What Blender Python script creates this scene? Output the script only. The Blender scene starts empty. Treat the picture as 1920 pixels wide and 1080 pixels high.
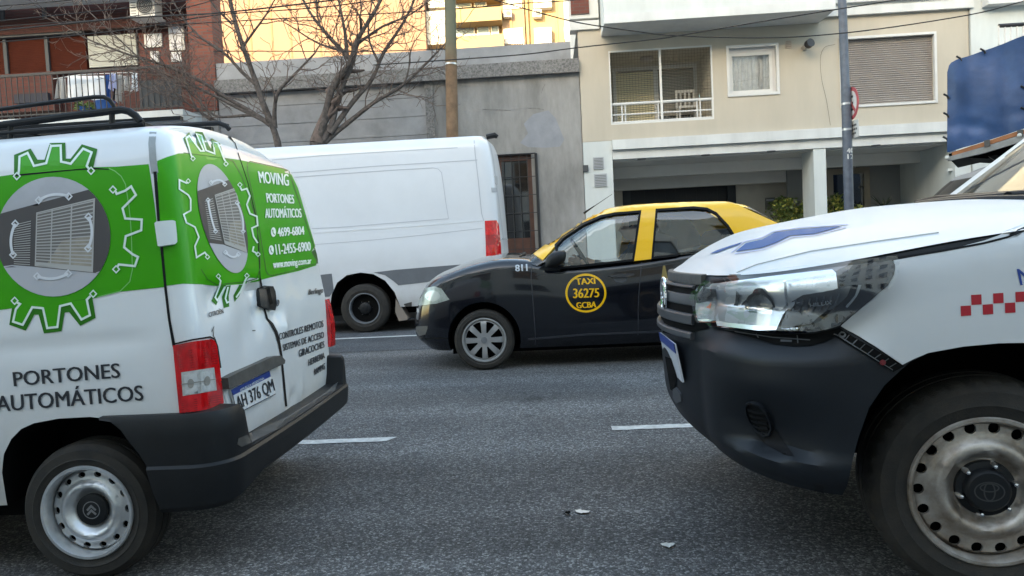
import bpy, bmesh, math, random
from mathutils import Vector, Matrix, noise
from mathutils.bvhtree import BVHTree
from mathutils.geometry import delaunay_2d_cdt
random.seed(7)
S = bpy.context.scene
COL = S.collection
R = math.radians
# ------------------------------------------------------------------ camera
CAM_H = 1.13
CAM_ROT = Matrix.Rotation(R(3.0), 3, 'Z') @ Matrix.Rotation(R(90 - 2.9), 3, 'X') @ Matrix.Rotation(R(-2.8), 3, 'Z')
CAM_POS = Vector((0, 0, CAM_H))
FPX = 1450.0
cd = bpy.data.cameras.new('camera'); cam = bpy.data.objects.new('camera', cd); COL.objects.link(cam)
cd.sensor_width = 36; cd.lens = FPX / 1920 * 36; cd.clip_start = 0.05; cd.clip_end = 2000
cam.matrix_world = Matrix.Translation(CAM_POS) @ CAM_ROT.to_4x4()
S.camera = cam
# ------------------------------------------------------------------ light
SUN_EL, SUN_AZ = R(15), R(200)          # azimuth the light comes from, clockwise from +Y
w = bpy.data.worlds.new('World'); S.world = w; w.use_nodes = True
nt = w.node_tree; sky = nt.nodes.new('ShaderNodeTexSky'); sky.sky_type = 'NISHITA'; sky.sun_disc = False
sky.sun_elevation = SUN_EL; sky.sun_rotation = SUN_AZ; sky.air_density = 1.0; sky.dust_density = 1.5; sky.ozone_density = 1.0
bg = nt.nodes['Background']; bg.inputs[1].default_value = 0.15; nt.links.new(sky.outputs[0], bg.inputs[0])
sl = bpy.data.lights.new('sun', 'SUN'); sl.energy = 2.0; sl.angle = R(0.5); sl.color = (1, .78, .52)
so = bpy.data.objects.new('sun', sl); COL.objects.link(so)
sd = Vector((math.sin(SUN_AZ) * math.cos(SUN_EL), math.cos(SUN_AZ) * math.cos(SUN_EL), math.sin(SUN_EL)))
so.rotation_euler = sd.to_track_quat('Z', 'Y').to_euler(); so.location = (0, -20, 60)
S.view_settings.view_transform = 'Standard'; S.view_settings.look = 'None'; S.view_settings.gamma = 1
S.view_settings.exposure = 3.02
S.view_settings.use_white_balance = True; S.view_settings.white_balance_temperature = 7850; S.view_settings.white_balance_tint = 6
S.render.engine = 'CYCLES'; S.cycles.use_denoising = True; S.cycles.max_bounces = 8; S.cycles.transparent_max_bounces = 16
# ------------------------------------------------------------------ helpers
def ray(x, y):
    return CAM_ROT @ Vector(((x - 960) / FPX, -(y - 540) / FPX, -1))
def onY(x, y, Y):
    d = ray(x, y); return CAM_POS + d * ((Y - CAM_POS.y) / d.y)
def onX(x, y, X):
    d = ray(x, y); return CAM_POS + d * ((X - CAM_POS.x) / d.x)
def onZ(x, y, Z=0.0):
    d = ray(x, y); return CAM_POS + d * ((Z - CAM_POS.z) / d.z)
def rectY(x0, y0, x1, y1, Y):
    a = onY(x0, y0, Y); b = onY(x1, y1, Y); c = onY(x0, y1, Y); d = onY(x1, y0, Y)
    return (a.x + c.x) / 2, (b.x + d.x) / 2, (b.z + c.z) / 2, (a.z + d.z) / 2     # X0 X1 Z0 Z1

def mat(name, col, rough=.6, metal=0., var=0., vscale=3., bump=0., bscale=60., coat=0., col2=None, spec=None, trans=0., vz=1., dirt=None):
    m = bpy.data.materials.new(name); m.use_nodes = True
    n = m.node_tree.nodes; l = m.node_tree.links; b = n['Principled BSDF']
    b.inputs['Base Color'].default_value = (*col, 1); b.inputs['Roughness'].default_value = rough; b.inputs['Metallic'].default_value = metal
    b.inputs['Coat Weight'].default_value = coat; b.inputs['Coat Roughness'].default_value = .04
    if spec is not None: b.inputs['Specular IOR Level'].default_value = spec
    if trans: b.inputs['Transmission Weight'].default_value = trans
    geo = n.new('ShaderNodeNewGeometry')
    if var or col2:
        t = n.new('ShaderNodeTexNoise'); t.inputs['Scale'].default_value = vscale; t.inputs['Detail'].default_value = 7; t.inputs['Roughness'].default_value = .65
        vm = n.new('ShaderNodeVectorMath'); vm.operation = 'MULTIPLY'; vm.inputs[1].default_value = (1, 1, vz)
        l.new(geo.outputs['Position'], vm.inputs[0]); l.new(vm.outputs[0], t.inputs['Vector'])
        r = n.new('ShaderNodeValToRGB'); r.color_ramp.elements[0].position = .32; r.color_ramp.elements[1].position = .68
        c2 = col2 or tuple(max(0, c * (1 - var)) for c in col)
        r.color_ramp.elements[0].color = (*c2, 1); r.color_ramp.elements[1].color = (*col, 1)
        l.new(t.outputs[0], r.inputs[0]); l.new(r.outputs[0], b.inputs['Base Color'])
        if dirt:
            dcol, z0, z1, amt = dirt     # road dirt that thins out upwards between z0 and z1, broken up by noise
            sz = n.new('ShaderNodeSeparateXYZ'); l.new(geo.outputs['Position'], sz.inputs[0])
            mr = n.new('ShaderNodeMapRange'); mr.inputs[1].default_value = z0; mr.inputs[2].default_value = z1; mr.inputs[3].default_value = amt; mr.inputs[4].default_value = 0; l.new(sz.outputs[2], mr.inputs[0])
            t3 = n.new('ShaderNodeTexNoise'); t3.inputs['Scale'].default_value = 5; t3.inputs['Detail'].default_value = 8; t3.inputs['Roughness'].default_value = .7; l.new(geo.outputs['Position'], t3.inputs['Vector'])
            mm = n.new('ShaderNodeMath'); mm.operation = 'MULTIPLY'; l.new(mr.outputs[0], mm.inputs[0]); l.new(t3.outputs[0], mm.inputs[1])
            mx = n.new('ShaderNodeMix'); mx.data_type = 'RGBA'; l.new(mm.outputs[0], mx.inputs[0]); l.new(r.outputs[0], mx.inputs[6]); mx.inputs[7].default_value = (*dcol, 1); l.new(mx.outputs[2], b.inputs['Base Color'])
    if bump:
        t2 = n.new('ShaderNodeTexNoise'); t2.inputs['Scale'].default_value = bscale; t2.inputs['Detail'].default_value = 4
        l.new(geo.outputs['Position'], t2.inputs['Vector'])
        bp = n.new('ShaderNodeBump'); bp.inputs['Strength'].default_value = bump; bp.inputs['Distance'].default_value = .01
        l.new(t2.outputs[0], bp.inputs['Height']); l.new(bp.outputs[0], b.inputs['Normal'])
    return m
def glass_mat(name, tint=(.85, .9, .9), refl_min=0.04):
    m = bpy.data.materials.new(name); m.use_nodes = True
    n = m.node_tree.nodes; l = m.node_tree.links; n.clear()
    o = n.new('ShaderNodeOutputMaterial'); mx = n.new('ShaderNodeMixShader'); tr = n.new('ShaderNodeBsdfTransparent'); gl = n.new('ShaderNodeBsdfGlossy')
    fr = n.new('ShaderNodeFresnel'); fr.inputs[0].default_value = 1.55
    ad = n.new('ShaderNodeMath'); ad.operation = 'ADD'; ad.inputs[1].default_value = refl_min; ad.use_clamp = True
    tr.inputs[0].default_value = (*tint, 1); gl.inputs['Roughness'].default_value = .01
    l.new(fr.outputs[0], ad.inputs[0]); l.new(ad.outputs[0], mx.inputs[0]); l.new(tr.outputs[0], mx.inputs[1]); l.new(gl.outputs[0], mx.inputs[2]); l.new(mx.outputs[0], o.inputs[0])
    return m

def thing(name, label, cat, loc=(0, 0, 0), group=None):
    o = bpy.data.objects.new(name, None); COL.objects.link(o); o.location = loc; o.empty_display_size = .1
    o['label'] = label; o['category'] = cat
    if group: o['group'] = group
    return o
def root_loc(o):
    v = Vector((0, 0, 0))
    while o is not None: v += o.location; o = o.parent
    return v
def mk(name, verts, faces, m, parent=None, smooth=True, ang=35, mats=None, kind=None, label=None, cat=None, group=None, origin=None):
    me = bpy.data.meshes.new(name)
    off = root_loc(parent) if parent else Vector(origin or (0, 0, 0))
    me.from_pydata([tuple(Vector(v) - off) for v in verts], [], [tuple(f) for f in faces]); me.update()
    bm = bmesh.new(); bm.from_mesh(me); bmesh.ops.recalc_face_normals(bm, faces=bm.faces); bm.to_mesh(me); bm.free()
    for mm in (mats or [m]): me.materials.append(mm)
    if smooth:
        me.shade_smooth(); me.set_sharp_from_angle(angle=R(ang))
    o = bpy.data.objects.new(name, me); COL.objects.link(o)
    if parent: o.parent = parent
    else: o.location = off
    if kind: o['kind'] = kind
    if label: o['label'] = label
    if cat: o['category'] = cat
    if group: o['group'] = group
    return o
class MB:
    def __init__(s): s.v = []; s.f = []
    def add(s, v, f):
        k = len(s.v); s.v += [Vector(p) for p in v]; s.f += [tuple(i + k for i in q) for q in f]; return s
    def box(s, x0, x1, y0, y1, z0, z1):
        v = [(x, y, z) for z in (z0, z1) for y in (y0, y1) for x in (x0, x1)]
        return s.add(v, [(0, 2, 3, 1), (4, 5, 7, 6), (0, 1, 5, 4), (2, 6, 7, 3), (0, 4, 6, 2), (1, 3, 7, 5)])
    def tube(s, pts, r, n=8, caps=True):
        pts = [Vector(p) for p in pts]; rs = r if isinstance(r, (list, tuple)) else [r] * len(pts)
        v = []; f = []; up = None
        for i, p in enumerate(pts):
            d = (pts[min(i + 1, len(pts) - 1)] - pts[max(i - 1, 0)])
            d = d.normalized() if d.length > 1e-9 else Vector((0, 0, 1))
            if up is None:
                up = d.orthogonal().normalized()
            up = (up - d * up.dot(d)); up = up.normalized() if up.length > 1e-6 else d.orthogonal().normalized()
            q = d.cross(up)
            for k in range(n):
                a = 2 * math.pi * k / n; v.append(p + (up * math.cos(a) + q * math.sin(a)) * rs[i])
        for i in range(len(pts) - 1):
            for k in range(n):
                f.append((i * n + k, i * n + (k + 1) % n, (i + 1) * n + (k + 1) % n, (i + 1) * n + k))
        if caps: f.append(tuple(range(n - 1, -1, -1))); f.append(tuple((len(pts) - 1) * n + k for k in range(n)))
        return s.add(v, f)
    def prism(s, poly, a, b):
        """poly: list of Vector pts, extruded by vectors a..b"""
        n = len(poly); v = [Vector(p) + Vector(a) for p in poly] + [Vector(p) + Vector(b) for p in poly]
        return s.add(v, [tuple(range(n)), tuple(range(2 * n - 1, n - 1, -1))] + [(i, (i + 1) % n, n + (i + 1) % n, n + i) for i in range(n)])
    def ico(s, c, r, sq=(1, 1, 1), sub=1):
        bm = bmesh.new(); bmesh.ops.create_icosphere(bm, subdivisions=sub, radius=1)
        v = [Vector(c) + Vector((p.co.x * r * sq[0], p.co.y * r * sq[1], p.co.z * r * sq[2])) for p in bm.verts]
        f = [tuple(q.index for q in p.verts) for p in bm.faces]; bm.free(); return s.add(v, f)
    def mk(s, name, m, parent=None, **k): return mk(name, s.v, s.f, m, parent, **k)

def inside(p, loops):
    c = False; x, y = p
    for lp in loops:
        j = len(lp) - 1
        for i in range(len(lp)):
            xi, yi = lp[i]; xj, yj = lp[j]
            if (yi > y) != (yj > y) and x < (xj - xi) * (y - yi) / (yj - yi + 1e-12) + xi: c = not c
            j = i
    return c
def cdt(loops, step):
    """triangulate polygon loops (even-odd) with inner points about step apart"""
    V = []; Ed = []
    for lp in loops:
        st = len(V); pts = []
        for i in range(len(lp)):
            a = Vector(lp[i]); b = Vector(lp[(i + 1) % len(lp)]); n = max(1, int((b - a).length / step + .5))
            for k in range(n): pts.append(a.lerp(b, k / n))
        V += pts; Ed += [(st + i, st + (i + 1) % len(pts)) for i in range(len(pts))]
    xs = [p.x for p in V]; ys = [p.y for p in V]; nb = list(V)
    gy = min(ys) + step / 2; row = 0
    cell = {}
    for p in nb: cell.setdefault((int(p.x // step), int(p.y // step)), []).append(p)
    while gy < max(ys):
        gx = min(xs) + step / 2 + (row % 2) * step / 2
        while gx < max(xs):
            if inside((gx, gy), loops):
                q = Vector((gx, gy)); ok = True; ci, cj = int(gx // step), int(gy // step)
                for a in (-1, 0, 1):
                    for b in (-1, 0, 1):
                        for p in cell.get((ci + a, cj + b), ()):
                            if (p - q).length < step * .55: ok = False
                if ok: V.append(q)
            gx += step
        gy += step * .87; row += 1
    r = delaunay_2d_cdt(V, Ed, [], 0, 1e-5)
    vs, fs = r[0], [f for f in r[2] if inside(tuple(sum((r[0][i] for i in f), Vector((0, 0))) / len(f)), loops)]
    return [tuple(v) for v in vs], [tuple(f) for f in fs]

class Surf:
    """a body surface that flat outlines can be laid on"""
    def __init__(s, verts, faces): s.b = BVHTree.FromPolygons([tuple(v) for v in verts], faces)
    def cast(s, pts):
        out = []; ds = []
        for x, y in pts:
            d = ray(x, y).normalized(); h = s.b.ray_cast(CAM_POS, d)
            out.append((h[0], h[1]) if h[0] is not None else None)
            if h[0] is not None: ds.append(h[3])
        md = sum(ds) / len(ds) if ds else 3.0
        for i, h in enumerate(out):
            if h is None:
                # nearest hit among neighbours in the list decides the depth
                q = CAM_POS + ray(*pts[i]).normalized() * md
                g = s.b.find_nearest(q); out[i] = (g[0], g[1])
        return [(p, n if n.dot(CAM_POS - p) > -.2 else -n) for p, n in out]
def decal(name, surf, loops, m, parent, off=.003, th=0., step=14, smooth=True, label=None, into=None, tilt=0.):
    if loops and not isinstance(loops[0][0], (tuple, list)): loops = [loops]
    vs, fs = cdt(loops, step)
    hits = surf.cast(vs)
    zt_ = max(p.z for p, n in hits); V = [p + n * (off + tilt * (zt_ - p.z)) for p, n in hits]; F = list(fs)
    if th:
        k = len(V); V += [p + n * (off - th) for p, n in hits]
        cnt = {}
        for f in fs:
            for i in range(len(f)):
                e = (f[i], f[(i + 1) % len(f)]); cnt[tuple(sorted(e))] = cnt.get(tuple(sorted(e)), 0) + 1
        F += [tuple(i + k for i in reversed(f)) for f in fs]
        F += [(a, b, b + k, a + k) for (a, b), c in cnt.items() if c == 1]
    if into is not None: into.add(V, F); return None
    return mk(name, V, F, m, parent, smooth=smooth, ang=50, label=label)
def stroke(pts, wd, closed=False):
    """polygon round a polyline"""
    P = [Vector(p) for p in pts]; L = []; Rr = []
    for i, p in enumerate(P):
        if closed: a = P[i - 1]; b = P[(i + 1) % len(P)]
        else: a = P[max(i - 1, 0)]; b = P[min(i + 1, len(P) - 1)]
        d1 = (p - a).normalized() if (p - a).length > 1e-6 else (b - p).normalized(); d2 = (b - p).normalized() if (b - p).length > 1e-6 else d1
        n1 = Vector((-d1.y, d1.x)); n2 = Vector((-d2.y, d2.x)); n = n1 + n2
        n = n.normalized() if n.length > 1e-6 else n1
        k = min(1.8, 1 / max(.35, n.dot(n1))); ww = wd[i] if isinstance(wd, (list, tuple)) else wd
        L.append(tuple(p + n * ww / 2 * k)); Rr.append(tuple(p - n * ww / 2 * k))
    if closed: return [L, Rr]
    return [L + Rr[::-1]]
def ell(cx, cy, rx, ry, n=40, a0=0, a1=360):
    return [(cx + rx * math.cos(R(a0 + (a1 - a0) * k / n)), cy + ry * math.sin(R(a0 + (a1 - a0) * k / n))) for k in range(n if a1 - a0 >= 360 else n + 1)]
_tc = {}
def text_mesh(s, bold=0.0, shear=0.0):
    key = (s, bold, shear)
    if key in _tc: return _tc[key]
    c = bpy.data.curves.new('t', 'FONT'); c.body = s; c.offset = bold; c.resolution_u = 3; c.shear = shear
    o = bpy.data.objects.new('t', c); COL.objects.link(o)
    bpy.context.view_layer.update()
    me = bpy.data.meshes.new_from_object(o.evaluated_get(bpy.context.evaluated_depsgraph_get()))
    bm = bmesh.new(); bm.from_mesh(me); bmesh.ops.triangulate(bm, faces=bm.faces)
    for lim in (.5, .3, .2):
        es = [e for e in bm.edges if e.calc_length() > lim]
        if es: bmesh.ops.subdivide_edges(bm, edges=es, cuts=1, use_grid_fill=False); bmesh.ops.triangulate(bm, faces=bm.faces)
    bm.verts.index_update()
    v = [(p.co.x, p.co.y) for p in bm.verts]; f = [tuple(q.index for q in g.verts) for g in bm.faces]; bm.free()
    bpy.data.objects.remove(o); bpy.data.meshes.remove(me)
    x0 = min(p[0] for p in v); x1 = max(p[0] for p in v); y1 = .7
    y0 = 0.0
    r = ([((p[0] - x0) / (x1 - x0), (p[1] - y0) / (y1 - y0)) for p in v], f); _tc[key] = r; return r
def quad(q, u, v):
    tl, tr, br, bl = [Vector(p) for p in q]
    t = tl.lerp(tr, u); b = bl.lerp(br, u); p = b.lerp(t, v); return (p.x, p.y)
def text(name, surf, s, q, m, parent, off=.004, bold=.0, shear=0., into=None):
    """q: pixel corners TL TR BR BL of the capital letters"""
    v, f = text_mesh(s, 0.0, shear); b_ = MB()
    for k, sx in enumerate((-bold, bold) if bold else (0,)):
        px = [(x + sx, y) for x, y in [quad(q, *p) for p in v]]
        b_.add([p + n * (off + .0004 * k) for p, n in surf.cast(px)], f)
    if into is not None: into.add(b_.v, b_.f); return None
    return mk(name, b_.v, b_.f, m, parent, smooth=False)
def cr(tab, t):
    """smooth interpolation in a table of rows (t, a, b, ...)"""
    if t <= tab[0][0]: return tab[0][1:]
    if t >= tab[-1][0]: return tab[-1][1:]
    for i in range(len(tab) - 1):
        if tab[i][0] <= t <= tab[i + 1][0]:
            a, b = tab[i], tab[i + 1]; h = b[0] - a[0]; u = (t - a[0]) / h; out = []
            p = tab[i - 1] if i > 0 else None; q = tab[i + 2] if i + 2 < len(tab) else None
            for k in range(1, len(a)):
                sl_ = (b[k] - a[k]) / h
                s0 = (a[k] - p[k]) / (a[0] - p[0]) if p else sl_
                s1 = (q[k] - b[k]) / (q[0] - b[0]) if q else sl_
                m0 = 0 if s0 * sl_ <= 0 else (s0 + sl_) / 2; m1 = 0 if s1 * sl_ <= 0 else (s1 + sl_) / 2
                if not p: m0 = sl_
                if not q: m1 = sl_
                lim = 3 * abs(sl_); m0 = max(-lim, min(lim, m0)); m1 = max(-lim, min(lim, m1))
                out.append((2*u**3-3*u**2+1)*a[k] + (u**3-2*u**2+u)*h*m0 + (-2*u**3+3*u**2)*b[k] + (u**3-u**2)*h*m1)
            return tuple(out)
def hull(x0, x1, yc, hw, front, rear, levels, zb, zt, crown, nlev=18, nside=70, ncap=14, bow=None, disp=None, ex=2.4, capp=2.3, nf=12):
    """closed body: plan = rounded rectangle; front/rear = (rx, ry, bulge); levels rows (t, inset, dx0, dx1); zb/zt/crown functions of x"""
    def half(ins, d0, d1):
        h = hw - ins; X0 = x0 + d0; X1 = x1 + d1; P = []
        rx, ry, bf = front; n = nf
        for i in range(n):
            y = -(h - ry) * i / n; P.append((X0 + bf * (y / h) ** 2, y))
        yb = -(h - ry); xb = X0 + bf * (yb / h) ** 2
        for i in range(n + 1):
            a = math.pi / 2 * i / n; cx, sy = max(0, math.cos(a)) ** (2 / ex), max(0, math.sin(a)) ** (2 / ex)
            P.append((xb + rx * (1 - cx), yb - ry * sy))
        rx2, ry2, br = rear; yb2 = -(h - ry2); xe = X1 - br * (yb2 / h) ** 2
        xs = xb + rx; xq = xe - rx2
        for i in range(1, nside):
            P.append((xs + (xq - xs) * i / nside, -h))
        for i in range(n + 1):
            a = math.pi / 2 * i / n; cx, sy = max(0, math.sin(a)) ** (2 / ex), max(0, math.cos(a)) ** (2 / ex)
            P.append((xe - rx2 * (1 - cx), yb2 - ry2 * sy))
        for i in range(1, n + 1):
            y = yb2 * (1 - i / n); P.append((X1 - br * (y / h) ** 2, y))
        if bow: P = [(x, y * bow(x)) for x, y in P]
        return P
    V = []; F = []; rings = []
    for k in range(nlev + 1):
        t = k / nlev; ins, d0, d1 = cr(levels, t); H = half(ins, d0, d1); n = len(H)
        full = H + [(x, -y) for x, y in H[-2:0:-1]]
        ring = []
        for x, y in full:
            z = zb(x) + t * (zt(x) - zb(x)); p = Vector((x, yc + y, z))
            if disp: p = disp(p, t)
            ring.append(len(V)); V.append(p)
        rings.append(ring)
    N = len(rings[0]); nh = n
    for k in range(nlev):
        for i in range(N):
            j = (i + 1) % N; F.append((rings[k][i], rings[k][j], rings[k + 1][j], rings[k + 1][i]))
    def cap(ring, cf, flip):
        rows = []
        for i in range(nh):
            a = V[ring[i]]
            if i == 0 or i == nh - 1: rows.append([ring[i]] * (ncap + 1)); continue
            b = V[ring[N - i]]; row = [ring[i]]
            for m_ in range(1, ncap):
                s_ = m_ / ncap; p = a.lerp(b, s_); u = abs(2 * s_ - 1)
                width = min(1, (abs(b.y - a.y) / (2 * hw)) * 1.15)
                p.z += cf(p.x) * (1 - u ** capp) * (width ** 1.0); row.append(len(V)); V.append(p)
            row.append(ring[N - i]); rows.append(row)
        for i in range(nh - 1):
            for m_ in range(ncap):
                q = [rows[i][m_], rows[i][m_ + 1], rows[i + 1][m_ + 1], rows[i + 1][m_]]; o_ = []
                for z_ in q:
                    if z_ not in o_: o_.append(z_)
                if len(o_) >= 3: F.append(tuple(o_ if not flip else o_[::-1]))
    cap(rings[-1], crown, False); cap(rings[0], lambda x: 0, True)
    return V, F
def lin(*pts):
    tab = [tuple(p) for p in pts]
    return lambda x: cr(tab, x)[0]
CUT = []
def cut(o, cutters):
    """boolean difference, cutters = list of (verts, faces, material)"""
    for v, f, m in cutters:
        me = bpy.data.meshes.new('c'); off = root_loc(o)
        me.from_pydata([tuple(Vector(p) - off) for p in v], [], f); me.update()
        bm = bmesh.new(); bm.from_mesh(me); bmesh.ops.recalc_face_normals(bm, faces=bm.faces); bm.to_mesh(me); bm.free()
        me.materials.append(m)
        c = bpy.data.objects.new('c', me); COL.objects.link(c); c.location = off
        md = o.modifiers.new('b', 'BOOLEAN'); md.operation = 'DIFFERENCE'; md.object = c; md.solver = 'EXACT'; md.material_mode = 'TRANSFER'
        bpy.context.view_layer.update()
        ne = bpy.data.meshes.new_from_object(o.evaluated_get(bpy.context.evaluated_depsgraph_get()))
        o.modifiers.clear(); o.data = ne
        bpy.data.objects.remove(c)
    o.data.shade_smooth(); o.data.set_sharp_from_angle(angle=R(35))
def prism_xz(poly, y0, y1):
    b = MB(); b.prism([Vector((p[0], 0, p[1])) for p in poly], (0, y0, 0), (0, y1, 0)); return b.v, b.f
def lathe(prof, n=72, wob=None):
    """profile (r, depth) -> verts in wheel frame (u, v, d)"""
    V = []; F = []
    for j, (r, d) in enumerate(prof):
        for k in range(n):
            a = 2 * math.pi * k / n; rr = r + (wob(j, k) if wob else 0); V.append((rr * math.cos(a), rr * math.sin(a), d))
    for j in range(len(prof) - 1):
        for k in range(n): F.append((j * n + k, j * n + (k + 1) % n, (j + 1) * n + (k + 1) % n, (j + 1) * n + k))
    return V, F
# ------------------------------------------------------------------ materials
M = {}
M['white'] = mat('white_paint', (.68, .69, .70), .3, coat=.35, spec=.35, var=.06, vscale=2.2, dirt=((.30, .26, .21), .25, .8, .9))
M['van_white'] = mat('van_white_paint', (.66, .68, .71), .32, coat=.35, var=.07, vscale=1.5, dirt=((.34, .30, .25), .3, 1.3, .8))
M['pick_white'] = mat('pickup_white_paint', (.58, .59, .60), .42, coat=.08, spec=.3, var=.05, vscale=3)
M['green'] = mat('green_vinyl', (.026, .32, .002), .4, coat=.08, spec=.2, var=.12, vscale=6)
M['green2'] = mat('dark_green_vinyl', (.022, .16, .012), .45, spec=.15)
M['vwhite'] = mat('white_vinyl', (.62, .75, .66), .4)
M['twhite'] = mat('white_lettering', (.8, .85, .8), .4)
M['tblack'] = mat('black_lettering', (.02, .022, .028), .4)
M['plastic'] = mat('grey_black_plastic', (.0085, .0095, .011), .5, spec=.28, var=.25, vscale=12, bump=.08, bscale=900)
M['plastic2'] = mat('pickup_bumper_plastic', (.008, .0105, .0145), .46, spec=.33, var=.2, vscale=7, bump=.05, bscale=900)
M['worn'] = mat('worn_grey_plastic', (.085, .08, .074), .65, var=.45, vscale=20)
M['black'] = mat('black_void', (.004, .004, .004), .8, spec=.1)
M['gap'] = mat('panel_gap_black', (.006, .006, .007), .7, spec=.2)
M['seam'] = mat('pressed_seam_grey', (.42, .44, .48), .5)
M['rubber'] = mat('tyre_rubber', (.011, .010, .009), .8, vscale=16, bump=.25, bscale=220, col2=(.028, .023, .018))
M['silver'] = mat('silver_wheel_paint', (.60, .61, .62), .32, metal=.65, var=.25, vscale=14)
M['rust_steel'] = mat('dirty_steel_wheel', (.50, .46, .42), .42, metal=.65, vscale=9, col2=(.20, .15, .11), bump=.1, bscale=120)
M['grey_steel'] = mat('grey_steel_wheel', (.30, .31, .33), .45, metal=.6, var=.4, vscale=15)
M['chrome'] = mat('chrome', (.75, .76, .78), .07, metal=1.)
M['satin'] = mat('satin_metal', (.55, .56, .58), .3, metal=.9)
M['red_lens'] = mat('red_lamp_lens', (.78, .010, .014), .12, coat=1., var=.55, vscale=16)
M['red_dark'] = mat('dark_red_lens', (.36, .005, .008), .15, coat=1.)
M['clear_lens'] = mat('clear_lamp_lens', (.62, .60, .57), .2, metal=.2, var=.35, vscale=70)
M['orange'] = mat('orange_lens', (.9, .16, .04), .35, coat=.2, var=.4, vscale=60, col2=(.95, .42, .25))
M['glass'] = glass_mat('window_glass', (.80, .87, .88))
M['taxi_glass'] = glass_mat('taxi_window_glass', (.84, .89, .90), .07)
M['lens_glass'] = glass_mat('headlamp_glass', (.93, .95, .96), .05)
M['dark_glass'] = mat('dark_glass', (.012, .014, .016), .03, coat=1.)
# ================================================================== SETTING
def asphalt_mat(name, base, light, wear=True):
    m = bpy.data.materials.new(name); m.use_nodes = True
    n = m.node_tree.nodes; l = m.node_tree.links; b = n['Principled BSDF']; b.inputs['Roughness'].default_value = .8; b.inputs['Specular IOR Level'].default_value = .22
    g = n.new('ShaderNodeNewGeometry')
    v = n.new('ShaderNodeTexVoronoi'); v.inputs['Scale'].default_value = 105; l.new(g.outputs['Position'], v.inputs['Vector'])
    cr_ = n.new('ShaderNodeValToRGB'); e = cr_.color_ramp.elements
    sep = n.new('ShaderNodeSeparateColor'); l.new(v.outputs['Color'], sep.inputs[0])
    e[0].position = .0; e[0].color = (*[c * .5 for c in base], 1); e[1].position = .95; e[1].color = (*light, 1)
    x = e.new(.6); x.color = (*base, 1)
    x = e.new(.82); x.color = (*[c * 1.6 for c in base], 1)
    l.new(sep.outputs[0], cr_.inputs[0])
    # dark binder between the stones
    v2 = n.new('ShaderNodeTexVoronoi'); v2.feature = 'DISTANCE_TO_EDGE'; v2.inputs['Scale'].default_value = 105; l.new(g.outputs['Position'], v2.inputs['Vector'])
    r2 = n.new('ShaderNodeValToRGB'); r2.color_ramp.elements[0].position = .0; r2.color_ramp.elements[0].color = (.45, .45, .45, 1); r2.color_ramp.elements[1].position = .18; r2.color_ramp.elements[1].color = (1, 1, 1, 1)
    l.new(v2.outputs['Distance'], r2.inputs[0])
    mu = n.new('ShaderNodeMix'); mu.data_type = 'RGBA'; mu.blend_type = 'MULTIPLY'; mu.inputs[0].default_value = 1
    l.new(cr_.outputs[0], mu.inputs[6]); l.new(r2.outputs[0], mu.inputs[7])
    t = n.new('ShaderNodeTexNoise'); t.inputs['Scale'].default_value = .9; t.inputs['Detail'].default_value = 8; l.new(g.outputs['Position'], t.inputs['Vector'])
    r3 = n.new('ShaderNodeValToRGB'); r3.color_ramp.elements[0].position = .3; r3.color_ramp.elements[0].color = (.74, .74, .75, 1); r3.color_ramp.elements[1].position = .7; r3.color_ramp.elements[1].color = (1.12, 1.12, 1.12, 1)
    l.new(t.outputs[0], r3.inputs[0])
    m2 = n.new('ShaderNodeMix'); m2.data_type = 'RGBA'; m2.blend_type = 'MULTIPLY'; m2.inputs[0].default_value = 1
    l.new(mu.outputs[2], m2.inputs[6]); l.new(r3.outputs[0], m2.inputs[7])
    vm = n.new('ShaderNodeVectorMath'); vm.operation = 'MULTIPLY'; vm.inputs[1].default_value = (.12, 1.3, 1); l.new(g.outputs['Position'], vm.inputs[0])
    t4 = n.new('ShaderNodeTexNoise'); t4.inputs['Scale'].default_value = 1.1; t4.inputs['Detail'].default_value = 5; l.new(vm.outputs[0], t4.inputs['Vector'])
    r4 = n.new('ShaderNodeValToRGB'); r4.color_ramp.elements[0].position = .36; r4.color_ramp.elements[0].color = (.72, .715, .71, 1); r4.color_ramp.elements[1].position = .62; r4.color_ramp.elements[1].color = (1.1, 1.1, 1.1, 1); l.new(t4.outputs[0], r4.inputs[0])
    m3 = n.new('ShaderNodeMix'); m3.data_type = 'RGBA'; m3.blend_type = 'MULTIPLY'; m3.inputs[0].default_value = 1; l.new(m2.outputs[2], m3.inputs[6]); l.new(r4.outputs[0], m3.inputs[7])
    # oil drips and dark spots
    t5 = n.new('ShaderNodeTexNoise'); t5.inputs['Scale'].default_value = 3.4; t5.inputs['Detail'].default_value = 3; l.new(g.outputs['Position'], t5.inputs['Vector'])
    r5 = n.new('ShaderNodeValToRGB'); r5.color_ramp.elements[0].position = .27; r5.color_ramp.elements[0].color = (.6, .6, .6, 1); r5.color_ramp.elements[1].position = .36; r5.color_ramp.elements[1].color = (1, 1, 1, 1); l.new(t5.outputs[0], r5.inputs[0])
    m4 = n.new('ShaderNodeMix'); m4.data_type = 'RGBA'; m4.blend_type = 'MULTIPLY'; m4.inputs[0].default_value = 1; l.new(m3.outputs[2], m4.inputs[6]); l.new(r5.outputs[0], m4.inputs[7]); l.new(m4.outputs[2], b.inputs['Base Color'])
    bp = n.new('ShaderNodeBump'); bp.inputs['Strength'].default_value = .9; bp.inputs['Distance'].default_value = .006
    l.new(v2.outputs['Distance'], bp.inputs['Height']); l.new(bp.outputs[0], b.inputs['Normal'])
    return m
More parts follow.
